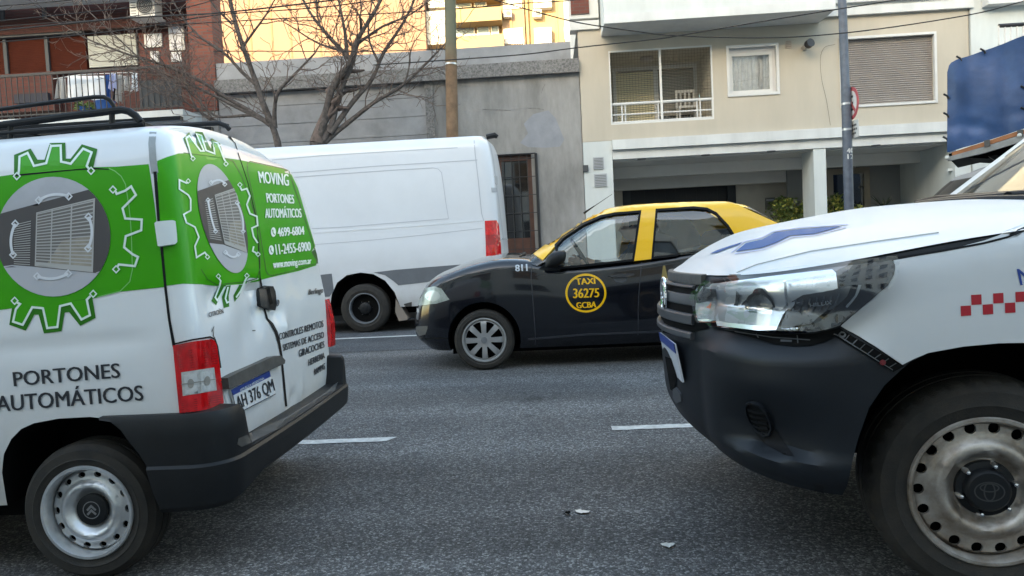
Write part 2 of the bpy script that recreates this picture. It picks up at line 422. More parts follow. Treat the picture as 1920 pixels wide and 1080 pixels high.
def brick_mat(name, c1, c2, mortar, bw=.24, rh=.07, msize=.008):
    m = bpy.data.materials.new(name); m.use_nodes = True
    n = m.node_tree.nodes; l = m.node_tree.links; b = n['Principled BSDF']; b.inputs['Roughness'].default_value = .85
    g = n.new('ShaderNodeNewGeometry'); sx = n.new('ShaderNodeSeparateXYZ'); cx = n.new('ShaderNodeCombineXYZ'); ad = n.new('ShaderNodeMath'); ad.operation = 'ADD'
    l.new(g.outputs['Position'], sx.inputs[0]); l.new(sx.outputs[0], ad.inputs[0]); l.new(sx.outputs[1], ad.inputs[1]); l.new(ad.outputs[0], cx.inputs[0]); l.new(sx.outputs[2], cx.inputs[1])
    t = n.new('ShaderNodeTexBrick'); t.inputs['Scale'].default_value = 1; t.inputs['Brick Width'].default_value = bw; t.inputs['Row Height'].default_value = rh; t.inputs['Mortar Size'].default_value = msize
    t.inputs['Color1'].default_value = (*c1, 1); t.inputs['Color2'].default_value = (*c2, 1); t.inputs['Mortar'].default_value = (*mortar, 1)
    l.new(cx.outputs[0], t.inputs['Vector']); l.new(t.outputs['Color'], b.inputs['Base Color'])
    bp = n.new('ShaderNodeBump'); bp.inputs['Strength'].default_value = .5; bp.inputs['Distance'].default_value = .01; l.new(t.outputs['Fac'], bp.inputs['Height']); bp.invert = True; l.new(bp.outputs[0], b.inputs['Normal'])
    return m
M['asphalt'] = asphalt_mat('asphalt', (.135, .134, .135), (.30, .30, .297))
M['asphalt2'] = asphalt_mat('smooth_asphalt', (.10, .104, .112), (.20, .204, .21))
M['roadpaint'] = mat('road_paint', (.58, .58, .56), .7, vscale=22, col2=(.30, .30, .29), bump=.5, bscale=90)
M['pave'] = mat('pavement_tiles', (.26, .255, .25), .8, var=.3, vscale=5)
M['earth'] = mat('ground_earth', (.12, .11, .10), .9, var=.3, vscale=.4)
M['kerb'] = mat('kerb_concrete', (.28, .28, .275), .8, var=.35, vscale=6)
M['concrete'] = mat('grey_render', (.31, .305, .295), .9, var=.55, vscale=1.6, vz=.3, bump=.5, bscale=25)
M['slab'] = mat('grey_panels', (.30, .305, .315), .9, var=.35, vscale=1.6, bump=.25, bscale=40)
M['cornice'] = mat('pebble_cornice', (.24, .235, .23), .95, var=.65, vscale=26, bump=.9, bscale=45)
M['patch'] = mat('blue_grey_patch', (.265, .28, .31), .9, var=.2, vscale=4)
M['beige'] = mat('beige_render', (.47, .425, .35), .85, var=.14, vscale=1.6, vz=.18, bump=.1, bscale=80)
M['trim'] = mat('white_trim', (.62, .635, .625), .75, var=.2, vscale=2.2, vz=.25)
M['apt_white'] = mat('white_render', (.58, .615, .605), .8, var=.18, vscale=1.8, vz=.2)
M['ceil'] = mat('soffit_paint', (.66, .64, .60), .85, var=.1, vscale=2)
M['porch'] = mat('porch_wall', (.70, .64, .54), .85, var=.12, vscale=1.5)
M['garage'] = mat('garage_door', (.02, .02, .021), .5, var=.3, vscale=2)
M['shutter'] = mat('roller_shutter', (.34, .31, .29), .6, var=.12, vscale=3)
M['frame_white'] = mat('white_frame', (.60, .60, .585), .45, var=.1, vscale=4)
M['blind'] = mat('cream_blind', (.74, .67, .46), .7)
M['curtain'] = mat('sheer_curtain', (.85, .83, .82), .8, var=.25, vscale=9)
M['wire'] = mat('cable_black', (.012, .012, .013), .7)
M['iron'] = mat('black_iron', (.015, .015, .017), .5)
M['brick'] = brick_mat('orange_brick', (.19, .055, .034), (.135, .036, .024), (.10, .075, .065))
M['brick2'] = brick_mat('shaded_brick', (.07, .017, .012), (.05, .012, .010), (.04, .018, .014))  # shade of the balcony recess is put into this brick colour
M['brick3'] = brick_mat('painted_brick', (.15, .045, .032), (.12, .034, .026), (.10, .065, .055))  # colour lowered as well for the shade around the balcony
M['shutter_brown'] = mat('red_brown_shutter', (.07, .018, .011), .9, var=.25, vscale=2.5, spec=.1)
M['bark'] = mat('grey_brown_bark', (.12, .10, .09), .95, vscale=14, col2=(.035, .03, .028), bump=.8, bscale=40)
M['twig'] = mat('twig_bark', (.16, .118, .10), .9, vscale=8, col2=(.065, .048, .042))
M['polewood'] = mat('old_pole_wood', (.20, .125, .075), .9, vscale=6, col2=(.10, .07, .045), bump=.4, bscale=60)
M['polegreen'] = mat('weathered_pole_wood', (.13, .125, .095), .9, vscale=7, col2=(.08, .085, .07))
M['steelpole'] = mat('blue_grey_pole', (.105, .125, .16), .5, var=.35, vscale=9)
M['signred'] = mat('faded_sign_red', (.50, .10, .11), .5, var=.25, vscale=20)
M['signwhite'] = mat('faded_sign_white', (.62, .62, .60), .5, var=.15, vscale=20)
M['peach'] = mat('peach_render', (.185, .116, .086), .85, var=.1, vscale=.25)
M['cream'] = mat('cream_render', (.26, .19, .105), .85, var=.1, vscale=.3)
M['tan'] = mat('tan_render', (.20, .14, .10), .85, var=.1, vscale=.3)
M['white_bld'] = mat('white_building_render', (.46, .43, .38), .8)
M['leaf'] = mat('shrub_leaf', (.075, .14, .035), .5, vscale=9, col2=(.17, .21, .045))
M['leafy'] = mat('yellow_leaf', (.42, .40, .09), .5)
M['palm'] = mat('dark_palm_leaf', (.022, .035, .022), .5)
M['wood_door'] = mat('red_brown_wood', (.09, .035, .022), .5, var=.4, vscale=7)
M['tarp'] = mat('blue_tarpaulin', (.020, .068, .185), .45, var=.4, vscale=2.2, bump=.6, bscale=7)
M['plank'] = mat('orange_brown_plank', (.34, .13, .05), .7, var=.3, vscale=6)
M['cloth_w'] = mat('white_cloth', (.74, .76, .78), .9)
M['cloth_b'] = mat('blue_cloth', (.02, .09, .30), .9)
M['cloth_l'] = mat('lilac_cloth', (.42, .45, .66), .9)
M['cloth_g'] = mat('grey_cloth', (.42, .40, .38), .9)
M['cloth_k'] = mat('dark_cloth', (.03, .03, .04), .9)
M['dark_panel'] = mat('grey_screen', (.055, .06, .066), .7, var=.2, vscale=2)

def sheet(name, x0, x1, y0, y1, z, m, kind='structure'):
    return mk(name, [(x0, y0, z), (x1, y0, z), (x1, y1, z), (x0, y1, z)], [(0, 1, 2, 3)], m, smooth=False, kind=kind)
YW = 16.5      # street wall line
sheet('ground', -400, 400, -400, 600, -.12, M['earth'])
MB().box(-70, 70, -5.5, 13.45, -.1, 0).mk('road', M['asphalt'], kind='structure', smooth=False)
sheet('parking_strip', -70, 70, onZ(700, 659).y, 13.44, .004, M['asphalt2'])
MB().box(-70, 70, 13.46, 13.62, -.1, .13).mk('kerb', M['kerb'], kind='structure', smooth=False)
MB().box(-70, 70, 13.63, YW, -.1, .12).mk('pavement', M['pave'], kind='structure', smooth=False)
MB().box(-70, 70, -8.9, -5.52, -.1, .12).mk('pavement', M['pave'], kind='structure', smooth=False)
# lane paint: ragged dashes and the parking line
def dash(x0, x1, y0, y1, seed):
    rd = random.Random(seed); n = 26; a = []; b = []
    for i in range(n + 1):
        x = x0 + (x1 - x0) * i / n; a.append((x, y0 + rd.uniform(-.006, .006), .004)); b.append((x, y1 + rd.uniform(-.006, .006), .004))
    a[-1] = (x1 - .05, a[-1][1], .004)
    mk('lane_marking', a + b, [(i, i + 1, n + 2 + i, n + 1 + i) for i in range(n)], M['roadpaint'], smooth=False, kind='structure')
d0, d1 = onZ(742, 824), onZ(1147, 804)
yd = (d0.y + d1.y) / 2
dash(d0.x - 2.6, d0.x, d0.y - .05, d0.y + .05, 1); dash(d1.x, d1.x + 2.4, d1.y - .05, d1.y + .05, 2); dash(d0.x - 9, d0.x - 6.4, yd - .05, yd + .05, 3); dash(d1.x + 6.4, d1.x + 9, yd - .05, yd + .05, 4)
yl = onZ(700, 633).y
MB().box(-60, 60, yl - .055, yl + .055, .0045, .0065).mk('edge_line', M['roadpaint'], kind='structure', smooth=False)

def holed(mb, x0, x1, z0, z1, y0, y1, holes):
    """wall slab y0 (front)..y1 with rectangular openings"""
    xs = sorted({x0, x1, *[h[0] for h in holes], *[h[1] for h in holes]}); zs = sorted({z0, z1, *[h[2] for h in holes], *[h[3] for h in holes]})
    ins = lambda x, z: any(h[0] < x < h[1] and h[2] < z < h[3] for h in holes)
    for i in range(len(xs) - 1):
        run = None
        for j in range(len(zs) - 1):
            cx, cz = (xs[i] + xs[i + 1]) / 2, (zs[j] + zs[j + 1]) / 2
            if not ins(cx, cz):
                mb.add([(xs[i], y0, zs[j]), (xs[i + 1], y0, zs[j]), (xs[i + 1], y0, zs[j + 1]), (xs[i], y0, zs[j + 1])], [(0, 1, 2, 3)])
                mb.add([(xs[i], y1, zs[j]), (xs[i], y1, zs[j + 1]), (xs[i + 1], y1, zs[j + 1]), (xs[i + 1], y1, zs[j])], [(0, 1, 2, 3)])
    for a, b, c, d in list(holes) + [(x0, x1, z0, z1)]:
        mb.add([(a, y0, c), (b, y0, c), (b, y1, c), (a, y1, c)], [(0, 1, 2, 3)]); mb.add([(a, y0, d), (b, y0, d), (b, y1, d), (a, y1, d)], [(0, 1, 2, 3)])
        mb.add([(a, y0, c), (a, y0, d), (a, y1, d), (a, y1, c)], [(0, 1, 2, 3)]); mb.add([(b, y0, c), (b, y0, d), (b, y1, d), (b, y1, c)], [(0, 1, 2, 3)])
    return mb
def ring_frame(x0, x1, z0, z1, y0, y1, t):
    mb = MB(); mb.box(x0, x1, y0, y1, z0, z0 + t); mb.box(x0, x1, y0, y1, z1 - t, z1); mb.box(x0, x0 + t, y0, y1, z0 + t, z1 - t); mb.box(x1 - t, x1, y0, y1, z0 + t, z1 - t); return mb

# ---------------------------------------------------------------- buildings behind the viewer (they keep the low sun off the street)
ob = thing('street_building', 'long plain building row behind the viewer that shades the street', 'building', (0, -14, 0))
mb = MB(); hs = [(-6 + i * 3.4 - 40, -6 + i * 3.4 - 38.4, z, z + 1.6) for i in range(28) for z in (1.0, 4.2, 7.4, 10.6)]
holed(mb, -60, 62, 0, 15.2, -9, -9.3, hs); mb.mk('wall', M['ceil'], ob, smooth=False)
MB().box(-60, 62, -20, -9.32, 0, 15.1).mk('interior_mass', M['dark_glass'], ob, smooth=False)

# ---------------------------------------------------------------- grey garden wall
gw = thing('garden_wall', 'grey rendered street wall with pebbled cornice and grey panel fields', 'wall', (-3, YW, 0))
xa, xb = -7.0, .765
zc0, zc1 = 4.74, 5.02
dx0, dx1, dz0, dz1 = rectY(935, 290, 1004, 640, YW)
xs_ = onY(806, 200, YW).x
holes = [(dx0, dx1, .13, dz1)]
mb = MB(); holed(mb, xs_ + .09, xb - .003, 0, zc0, YW, YW + .3, holes); mb.mk('wall', M['concrete'], gw, smooth=False)
mb = MB()
zz = .1; rows = []
while zz < zc0 - .05:
    z1 = min(zz + .395, zc0); mb.box(xa, xs_ - .09, YW + .03, YW + .28, zz, z1 - .012); zz += .395
mb.box(xa, xs_ - .09, YW + .05, YW + .26, 0, zc0 - .01)
mb.mk('panel_field', M['slab'], gw, smooth=False)
MB().box(xs_ - .09, xs_ + .09, YW - .03, YW + .3, 0, zc0).mk('pilaster', M['cornice'], gw, smooth=False)
mb = MB(); mb.box(xa, xb, YW - .14, YW + .32, zc0 + .003, zc1); mb.mk('cornice', M['cornice'], gw, smooth=False)
MB().box(xa, xb - .16, YW + .02, YW + .3, zc1 + .002, 5.41).mk('parapet', M['slab'], gw, smooth=False)
# blue grey touch-up paint on the render
pp = [(1000, 214), (1028, 207), (1042, 222), (1058, 262), (1050, 275), (1022, 277), (990, 276), (975, 268), (990, 250), (982, 232)]
pv = [onY(x, y, YW - .004) for x, y in pp]; mk('paint_patch', pv, [tuple(range(len(pv)))], M['patch'], gw, smooth=False)
mb = MB()
for pl in ([(905, 205), (935, 206), (958, 207)], [(990, 203), (1006, 203), (1020, 206)], [(1015, 175), (1018, 165), (1022, 158)]):
    mb.tube([onY(x, y, YW - .002) for x, y in pl], .006, 4)
mb.mk('crack', M['cornice'], gw)
dr = MB(); dr.box(dx0, dx0 + .14, YW + .1, YW + .16, .13, dz1); dr.box(dx0 + .14, dx1, YW + .1, YW + .16, dz1 - .12, dz1); dr.box(dx1 - .09, dx1, YW + .1, YW + .16, .13, dz1 - .12); dr.box(dx0 + .14, dx1 - .09, YW + .1, YW + .16, .13, 1.35)
door = dr.mk('wooden_door', M['wood_door'], gw, smooth=False)
MB().box(dx0 + .14, dx1 - .09, YW + .13, YW + .15, 1.35, dz1 - .12).mk('pane', M['dark_glass'], door, smooth=False)
ig = MB()
for i in range(6):
    x = dx0 + .02 + (dx1 - dx0 + .06) * i / 5; ig.tube([(x, YW - .1, .2), (x, YW - .1, dz1 - .02)], .009, 6)
for k in range(8):
    z = .35 + k * (dz1 - .45) / 7; ig.tube([(dx0, YW - .1, z), (dx1 + .1, YW - .1, z)], .008, 6)
ig.tube([(dx1 + .02, YW - .1, dz1), (dx1 + .02, YW + .02, dz1)], .01); ig.tube([(dx0, YW - .1, dz1), (dx1 + .1, YW - .1, dz1)], .014)
ig.tube([(dx1 + .1, YW - .06, .2), (dx1 + .1, YW - .06, dz1)], .03, 8)
ig.mk('door_grille', M['iron'], gw)

# ---------------------------------------------------------------- beige and white apartment house on the right
ap = thing('apartment_house', 'beige and white apartment house with open ground floor and net-covered balcony', 'building', (5, YW, 0))
AX0, AX1 = .775, 8.72
bal = rectY(1143, 90, 1337, 229, YW); win = rectY(1367, 88, 1456, 175, YW); shu = rectY(1578, 69, 1752, 194, YW)
mb = MB(); holed(mb, AX0, AX1, 3.30, 5.62, YW, YW + .3, [bal, win, shu]); mb.mk('facade', M['beige'], ap, smooth=False)
# ledges over the ground floor
x1l = 8.4
mb = MB(); mb.box(1.39, x1l, YW - .11, YW + .3, 3.095, 3.297); mb.mk('ledge', M['trim'], ap, smooth=False)
mb = MB(); mb.box(1.39, x1l, YW - .02, YW + .3, 2.90, 3.09); mb.mk('beam', M['trim'], ap, smooth=False)
# left pier, porch box, column
mb = MB(); mb.box(AX0, 1.385, YW + .003, YW + 3.2, 0, 3.295); mb.mk('pier', M['apt_white'], ap, smooth=False)
mb = MB(); mb.box(1.386, 8.4, YW + .31, YW + 3.6, 2.88, 3.0); mb.box(1.386, 8.4, YW + 1.5, YW + 1.7, 2.62, 2.878); mb.box(1.386, 8.4, YW + 2.6, YW + 2.8, 2.42, 2.878); mb.mk('porch_ceiling', M['ceil'], ap, smooth=False)
gd = rectY(1168, 335, 1380, 430, YW + 3.3)
mb = MB(); holed(mb, 1.386, 8.4, 0, 2.88, YW + 3.3, YW + 3.5, [(gd[0], gd[1], .1, gd[3])]); mb.mk('porch_wall', M['porch'], ap, smooth=False)
g = MB(); g.box(gd[0], gd[1], YW + 3.36, YW + 3.42, .1, gd[3]); 
for k in range(14): g.box(gd[0] + .3 + k * .26, gd[0] + .31 + k * .26, YW + 3.352, YW + 3.36, .1, gd[3] - .25)
gdo = g.mk('garage_door', M['garage'], ap, smooth=False)
ring_frame(gd[0], gd[1], .1, gd[3], YW + 3.27, YW + 3.35, .2).mk('door_frame', M['dark_panel'], gdo, smooth=False)
cx0 = onY(1527, 350, YW).x; cx1 = onY(1550, 350, YW).x
mb = MB(); mb.box(cx0, cx1, YW, YW + .75, .12, 2.895); mb.mk('column', M['apt_white'], ap, smooth=False)
mb = MB(); mb.box(8.401, 8.72, YW + .003, YW + 3.6, 0, 3.29); mb.box(8.30, 8.40, YW + .1, YW + .2, 2.3, 2.35); mb.mk('side_wall', M['apt_white'], ap, smooth=False)
mb = MB(); mb.box(7.25, 7.37, YW + 2.5, YW + 2.62, .12, 2.87); mb.mk('post', M['ceil'], ap, smooth=False)
# entrance with bronze frame, behind the column
en = rectY(1552, 315, 1632, 425, YW + 2.4)
e = ring_frame(en[0], en[1], .13, en[3], YW + 2.4, YW + 2.5, .14).mk('entrance_frame', mat('bronze_frame', (.30, .25, .19), .45, metal=.3), ap, smooth=False)
MB().box(en[0] + .14, en[1] - .14, YW + 2.44, YW + 2.46, .13, en[3] - .14).mk('glass_door', M['dark_glass'], e, smooth=False)
MB().box(en[0] - .9, en[1] + 1.2, YW + 2.52, YW + 2.6, .12, 2.87).mk('entrance_wall', mat('grey_entrance_wall', (.26, .26, .25), .8), ap, smooth=False)  # plain even grey wall behind the entrance frame
# meter boxes and plates on the pier
for (x0, y0, x1, y1) in ((1112, 295, 1132, 317), (1114, 326, 1138, 350)):
    a = rectY(x0, y0, x1, y1, YW); b = MB(); b.box(a[0], a[1], YW - .03, YW + .002, a[2], a[3])
    p = b.mk('meter_cover', mat('grey_meter_cover', (.33, .35, .37), .5), ap, smooth=False)
    q = MB()
    for k in range(7): z = a[2] + (a[3] - a[2]) * (k + .8) / 8; q.box(a[0] + .02, a[1] - .02, YW - .036, YW - .03, z, z + .008)
    q.mk('louvre', M['dark_panel'], p, smooth=False)
a = rectY(1093, 310, 1103, 322, YW); b = MB(); b.box(a[0], a[1], YW - .05, YW + .002, a[2], a[3]); p = b.mk('intercom', M['dark_panel'], ap, smooth=False)
for (x0, y0, x1, y1) in ((1435, 371, 1452, 393), (1470, 369, 1488, 390), (1490, 352, 1507, 373)):
    a = rectY(x0, y0, x1, y1, YW + 3.28); b = MB(); b.box(a[0], a[1], YW + 3.24, YW + 3.3, a[2], a[3]); p = b.mk('mail_box', mat('grey_box', (.2, .19, .17), .6), ap, smooth=False)
    MB().box(a[0] + .02, a[1] - .02, YW + 3.232, YW + 3.24, a[3] - .07, a[3] - .04).mk('slot', M['satin'], p, smooth=False)
for x, y in ((1203, 299), (1323, 291), (1446, 284), (1642, 273)):
    c = onZ(x, y, 2.87); b = MB(); b.tube([(c.x, c.y, 2.882), (c.x, c.y, 2.865)], .09, 14); b.mk('downlight', M['dark_panel'], ap)
# recessed balcony
X0, X1, Z0, Z1 = bal
mb = MB(); D = YW + 1.45
mb.box(X0 - .12, X0, YW + .31, D, Z0 - .1, Z1 + .1); mb.box(X1, X1 + .12, YW + .31, D, Z0 - .1, Z1 + .1); mb.box(X0, X1, YW + .31, D, Z0 - .12, Z0 - .005); mb.box(X0, X1, YW + .31, D, Z1 + .003, Z1 + .12); mb.box(X0, X1, D + .01, D + .1, Z0, Z1)
bl = mb.mk('balcony', M['beige'], ap, smooth=False)
ds = rectY(1150, 125, 1307, 240, D)
fr = ring_frame(ds[0], ds[1], Z0, ds[3], D - .06, D, .07); mx = (ds[0] + ds[1]) / 2 + .02; fr.box(mx - .05, mx + .05, D - .06, D, Z0, ds[3] - .07)
sdoor = fr.mk('sliding_door', M['frame_white'], bl, smooth=False)
b = MB(); nsl = 30
for k in range(nsl):
    z = Z0 + .05 + (ds[3] - Z0 - .15) * k / nsl; b.box(ds[0] + .07, mx - .05, D - .03, D - .012, z, z + .034)
b.mk('blind', M['blind'], sdoor, smooth=False)
b = MB()
for k in range(nsl):
    z = Z0 + .35 + (ds[3] - Z0 - .45) * k / nsl; b.box(mx + .05, ds[1] - .07, D - .03, D - .012, z, z + .022)
b.mk('blind', mat('grey_blind', (.36, .34, .30), .7), sdoor, smooth=False)
MB().box(ds[0] + .07, ds[1] - .07, D - .01, D - .002, Z0, ds[3] - .07).mk('pane', M['dark_glass'], sdoor, smooth=False)
# railing
rb = MB(); yr = YW + .06
zr = onY(1240, 191, yr).z; zm = onY(1240, 211, yr).z
rb.tube([(X0, yr, zr), (X1, yr, zr)], .032); rb.tube([(X0, yr, zm), (X1, yr, zm)], .018); rb.tube([(X0, yr, Z0 + .05), (X1, yr, Z0 + .05)], .02)
for x in (X0 + .02, X0 + .24, X0 + .31, X0 + 1.0, X0 + 1.07, X1 - .34, X1 - .27, X1 - .02): rb.tube([(x, yr, Z0), (x, yr, zr)], .018)
rb.mk('railing', M['frame_white'], bl)['kind'] = 'thing'
f = ring_frame(X0, X1, Z0, Z1, YW + .0, YW + .05, .03); xm = onY(1239, 150, YW).x; f.box(xm - .022, xm + .022, YW + .0, YW + .05, Z0 + .03, Z1 - .03)
f.mk('balcony_frame', mat('grey_white_frame', (.6, .6, .58), .5), bl, smooth=False)
nb = MB(); k = 0
x = X0 + .05
while x < X1: nb.box(x, x + .0045, YW + .045, YW + .0495, Z0, Z1); x += .062
z = Z0 + .03
while z < Z1: nb.box(X0, X1, YW + .05, YW + .0545, z, z + .0045); z += .062
nb.mk('safety_net', mat('dark_net', (.16, .15, .12), .8), bl, smooth=False)
lc = onZ(1217, 100, Z1 - .01); lc = Vector((lc.x, min(lc.y, D - .4), Z1))
MB().ico((lc.x, YW + .75, Z1 - .04), .16, (1, 1, .45), 2).mk('ceiling_lamp', mat('frosted_lamp', (.42, .36, .31), .4), bl)
# things kept on the balcony
def rb_(x, y, Y): return onY(x, y, Y)
c = thing('plastic_chair', 'white garden chair standing on the net-covered balcony', 'chair', (X0 + 2.0, YW + .9, Z0))
ch = MB(); ox, oy = X0 + 1.55, YW + .95
ch2 = MB().box(ox, ox + .42, oy - .2, oy + .2, Z0 + .40, Z0 + .44).mk('seat', M['frame_white'], c, smooth=False)
b = MB(); b.box(ox, ox + .42, oy + .2, oy + .24, Z0 + .45, Z0 + .5); b.box(ox, ox + .42, oy + .2, oy + .24, Z0 + .8, Z0 + .86)
for k in range(5): b.box(ox + k * .095, ox + k * .095 + .04, oy + .2, oy + .235, Z0 + .5, Z0 + .8)
b.mk('backrest', M['frame_white'], c, smooth=False)
for sx in (0, .39):
    for sy in (-.2, .17): MB().box(ox + sx, ox + sx + .03, oy + sy, oy + sy + .03, Z0 - .004, Z0 + .4).mk('leg', M['frame_white'], c, smooth=False)
# windows
X0, X1, Z0, Z1 = win
wf = ring_frame(X0 - .05, X1 + .05, Z0 - .05, Z1 + .05, YW - .03, YW + .06, .055).mk('window', M['frame_white'], ap, smooth=False)
ring_frame(X0 + .02, X1 - .07, Z0 + .02, Z1 - .1, YW + .06, YW + .12, .06).mk('frame', M['frame_white'], wf, smooth=False)
b = MB(); b.box(X0, X1, YW + .062, YW + .17, Z1 - .10, Z1); b.box(X1 - .07, X1, YW + .062, YW + .17, Z0, Z1 - .10); b.box(X0, X0 + .02, YW + .062, YW + .17, Z0, Z1 - .10); b.mk('inner_trim', mat('grey_trim', (.5, .49, .48), .5), wf, smooth=False)
n = 60; v = []
for i in range(n + 1):
    x = X0 + (X1 - X0) * i / n; y = YW + .16 + .018 * math.sin(i * .9) + .010 * math.sin(i * 2.3)
    v += [(x, y, Z0), (x, y, Z1)]
mk('curtain', v, [(2 * i, 2 * i + 2, 2 * i + 3, 2 * i + 1) for i in range(n)], M['curtain'], wf)
MB().box(X0 + .08, X1 - .13, YW + .09, YW + .094, Z0 + .08, Z1 - .16).mk('pane', M['lens_glass'], wf, smooth=False)
X0, X1, Z0, Z1 = shu
wf = ring_frame(X0 - .045, X1 + .045, Z0 - .045, Z1 + .045, YW - .03, YW + .05, .048).mk('shuttered_window', M['frame_white'], ap, smooth=False)
b = MB(); n = 31
for i in range(n):
    z = Z0 + (Z1 - Z0) * i / n; hh = (Z1 - Z0) / n
    b.add([(X0, YW + .10, z), (X1, YW + .10, z), (X1, YW + .075, z + hh * .45), (X0, YW + .075, z + hh * .45), (X1, YW + .10, z + hh * .93), (X0, YW + .10, z + hh * .93), (X1, YW + .115, z + hh), (X0, YW + .115, z + hh)], [(0, 1, 2, 3), (3, 2, 4, 5), (5, 4, 6, 7)])
b.mk('roller_shutter', M['shutter'], wf, smooth=False)
# vent plate, security lamp
a = rectY(1472, 78, 1484, 91, YW); b = MB().box(a[0], a[1], YW - .015, YW + .002, a[2], a[3]); p = b.mk('vent_grille', mat('beige_vent', (.42, .34, .27), .6), ap, smooth=False)
b = MB()
for k in range(4): b.box(a[0] + .015, a[1] - .015, YW - .02, YW - .015, a[2] + .03 + k * .035, a[2] + .045 + k * .035)
b.mk('slat', mat('beige_vent_slat', (.30, .24, .19), .6), p, smooth=False)
a = onY(1508, 90, YW); b2 = onY(1516, 83, YW - .3)
fl = MB().tube([a, (a.x, YW - .1, a.z + .01), (b2.x, YW - .26, b2.z)], [.06, .05, .075], 12).mk('flue_pipe', mat('flue_grey', (.42, .40, .38), .4, metal=.5), ap)
MB().tube([(b2.x, YW - .26, b2.z), (b2.x + .03, YW - .36, b2.z + .02)], [.085, .088], 14).mk('flue_cap', M['iron'], fl)
# upper bands and the projecting upper balcony
mb = MB(); mb.box(AX0 - .16, 1.22, YW - .06, YW + .3, 5.62, 5.80); mb.box(AX0 - .16, 1.22, YW - .02, YW + .3, 5.86, 9.5); mb.mk('corner_band', M['trim'], ap, smooth=False)
a = rectY(1067, -60, 1103, 27, YW - .03); MB().box(a[0] + .02, a[1], YW - .05, YW + .29, a[2], 9.4).mk('brick_strip', M['brick3'], ap, smooth=False)
YB = 15.55
q0 = onY(1132, 20, YB).x; q1 = onY(1567, 10, YB).x; zb0 = onY(1132, 46, YB).z; zb1 = onY(1567, 15, YB).z; zbm = (zb0 + zb1) / 2
MB().box(q0, q1, YB, YW - .003, zbm + .001, zbm + .17).mk('balcony_slab', M['trim'], ap, smooth=False)
MB().box(q0, q1 + .003, YB + .02, YW - .003, zbm + .171, 7.2).mk('balcony_front', M['apt_white'], ap, smooth=False)
mb = MB(); mb.box(q1 + .01, AX1 + .06, YW - .1, YW + .3, 5.56, 5.72); mb.box(q1 + .01, AX1 + .06, YW - .14, YW + .3, 5.80, 6.0); mb.box(q1 + .01, AX1, YW - .01, YW + .3, 6.003, 9.5); mb.box(q1 + .01, AX1 + .03, YW - .04, YW + .3, 5.721, 5.799); mb.mk('upper_band', M['trim'], ap, smooth=False)
MB().box(AX0, AX1, YW + .31, YW + 9, 5.8, 13).mk('upper_storeys', M['apt_white'], ap, smooth=False)
# ---------------------------------------------------------------- white house at the right edge
wh = thing('white_house', 'plain white house at the right edge with a small railed balcony', 'building', (11, YW, 0))
MB().box(8.74, 20, YW - .05, YW + 9, 0, 12).mk('wall', M['apt_white'], wh, smooth=False)
bx0 = onY(1874, 60, YW - .7).x; zf = onY(1900, 82, YW - .7).z
bb = MB().box(bx0, bx0 + 4, YW - .7, YW - .053, zf - .16, zf).mk('balcony_slab', M['apt_white'], wh, smooth=False)
zt_ = onY(1890, 47, YW - .7).z
MB().box(bx0 + .02, bx0 + 4, YW - .3, YW - .06, zf + .9, 8).mk('blind_box', M['frame_white'], wh, smooth=False)
b = MB(); b.tube([(bx0, YW - .68, zt_), (bx0 + 4, YW - .68, zt_)], .04)
b.mk('handrail', M['iron'], wh)
b = MB()
for k in range(34): b.tube([(bx0 + k * .115, YW - .68, zf), (bx0 + k * .115, YW - .68, zt_)], .02, 6)
b.mk('baluster_row', M['frame_white'], wh)

# ---------------------------------------------------------------- brick apartment house on the left
br = thing('brick_house', 'dark red brick apartment house with iron-railed balcony and brown shutters', 'building', (-11, YW, 0))
bx1 = -7.01
px0 = onY(358, 130, YW).x
zs0 = 4.36
MB().box(px0, bx1, YW - .02, YW + .5, zs0 + .05, 12).mk('corner_pillar', M['brick'], br, smooth=False)
MB().box(px0 - .4, bx1, YW, YW + .5, 0, zs0 + .04).mk('base_wall', M['concrete'], br, smooth=False)
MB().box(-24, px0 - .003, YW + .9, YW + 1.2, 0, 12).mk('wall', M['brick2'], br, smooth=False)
# shutters on the left
a = rectY(0, 75, 165, 142, YW + .88)
sh = MB(); n = 22; zb_, zt2 = a[2], a[3] + .05
xl = -16.0
for i in range(n):
    z = zb_ + (zt2 - zb_) * i / n; sh.box(xl, a[1], YW + .82, YW + .86, z, z + (zt2 - zb_) / n * .9)
sh.box(xl, a[1], YW + .86, YW + .89, zb_, zt2)
s1 = sh.mk('roller_shutter', M['shutter_brown'], br, smooth=False)
MB().box(xl, a[1], YW + .7, YW + .895, zt2 + .003, zt2 + .16).mk('lintel', M['dark_panel'], br, smooth=False)
b = MB()
for x in (10, 88): 
    p = onY(x, 80, YW + .8); b.box(p.x - .04, p.x + .04, YW + .76, YW + .815, 3.5, 9)
b.mk('shutter_post', M['dark_panel'], br, smooth=False)
a = rectY(168, 66, 258, 125, YW + .88)
w3 = MB(); n = 16
for i in range(n): z = a[2] + (a[3] - a[2]) * i / n; w3.box(a[0], a[1], YW + .83, YW + .87, z, z + (a[3] - a[2]) / n * .88)
w3.box(a[0], a[1], YW + .87, YW + .895, a[2], a[3])
w3.mk('cream_shutter', mat('cream_shutter', (.42, .42, .37), .6, var=.15, vscale=4), br, smooth=False)
for (x0, y0, x1, y1) in ((272, 64, 305, 89), (318, 40, 346, 95), (284, 97, 299, 118), (322, 98, 341, 116)):
    a = rectY(x0, y0, x1, y1, YW + .88); p = MB().box(a[0], a[1], YW + .84, YW + .897, a[2], a[3]).mk('window', M['frame_white'], br, smooth=False)
    MB().box(a[0] + .04, a[1] - .04, YW + .834, YW + .84, a[2] + .04, a[3] - .04).mk('pane', mat('pale_pane', (.55, .56, .62), .25, var=.2, vscale=5), p, smooth=False)
a = rectY(262, 60, 352, 125, YW + .895)
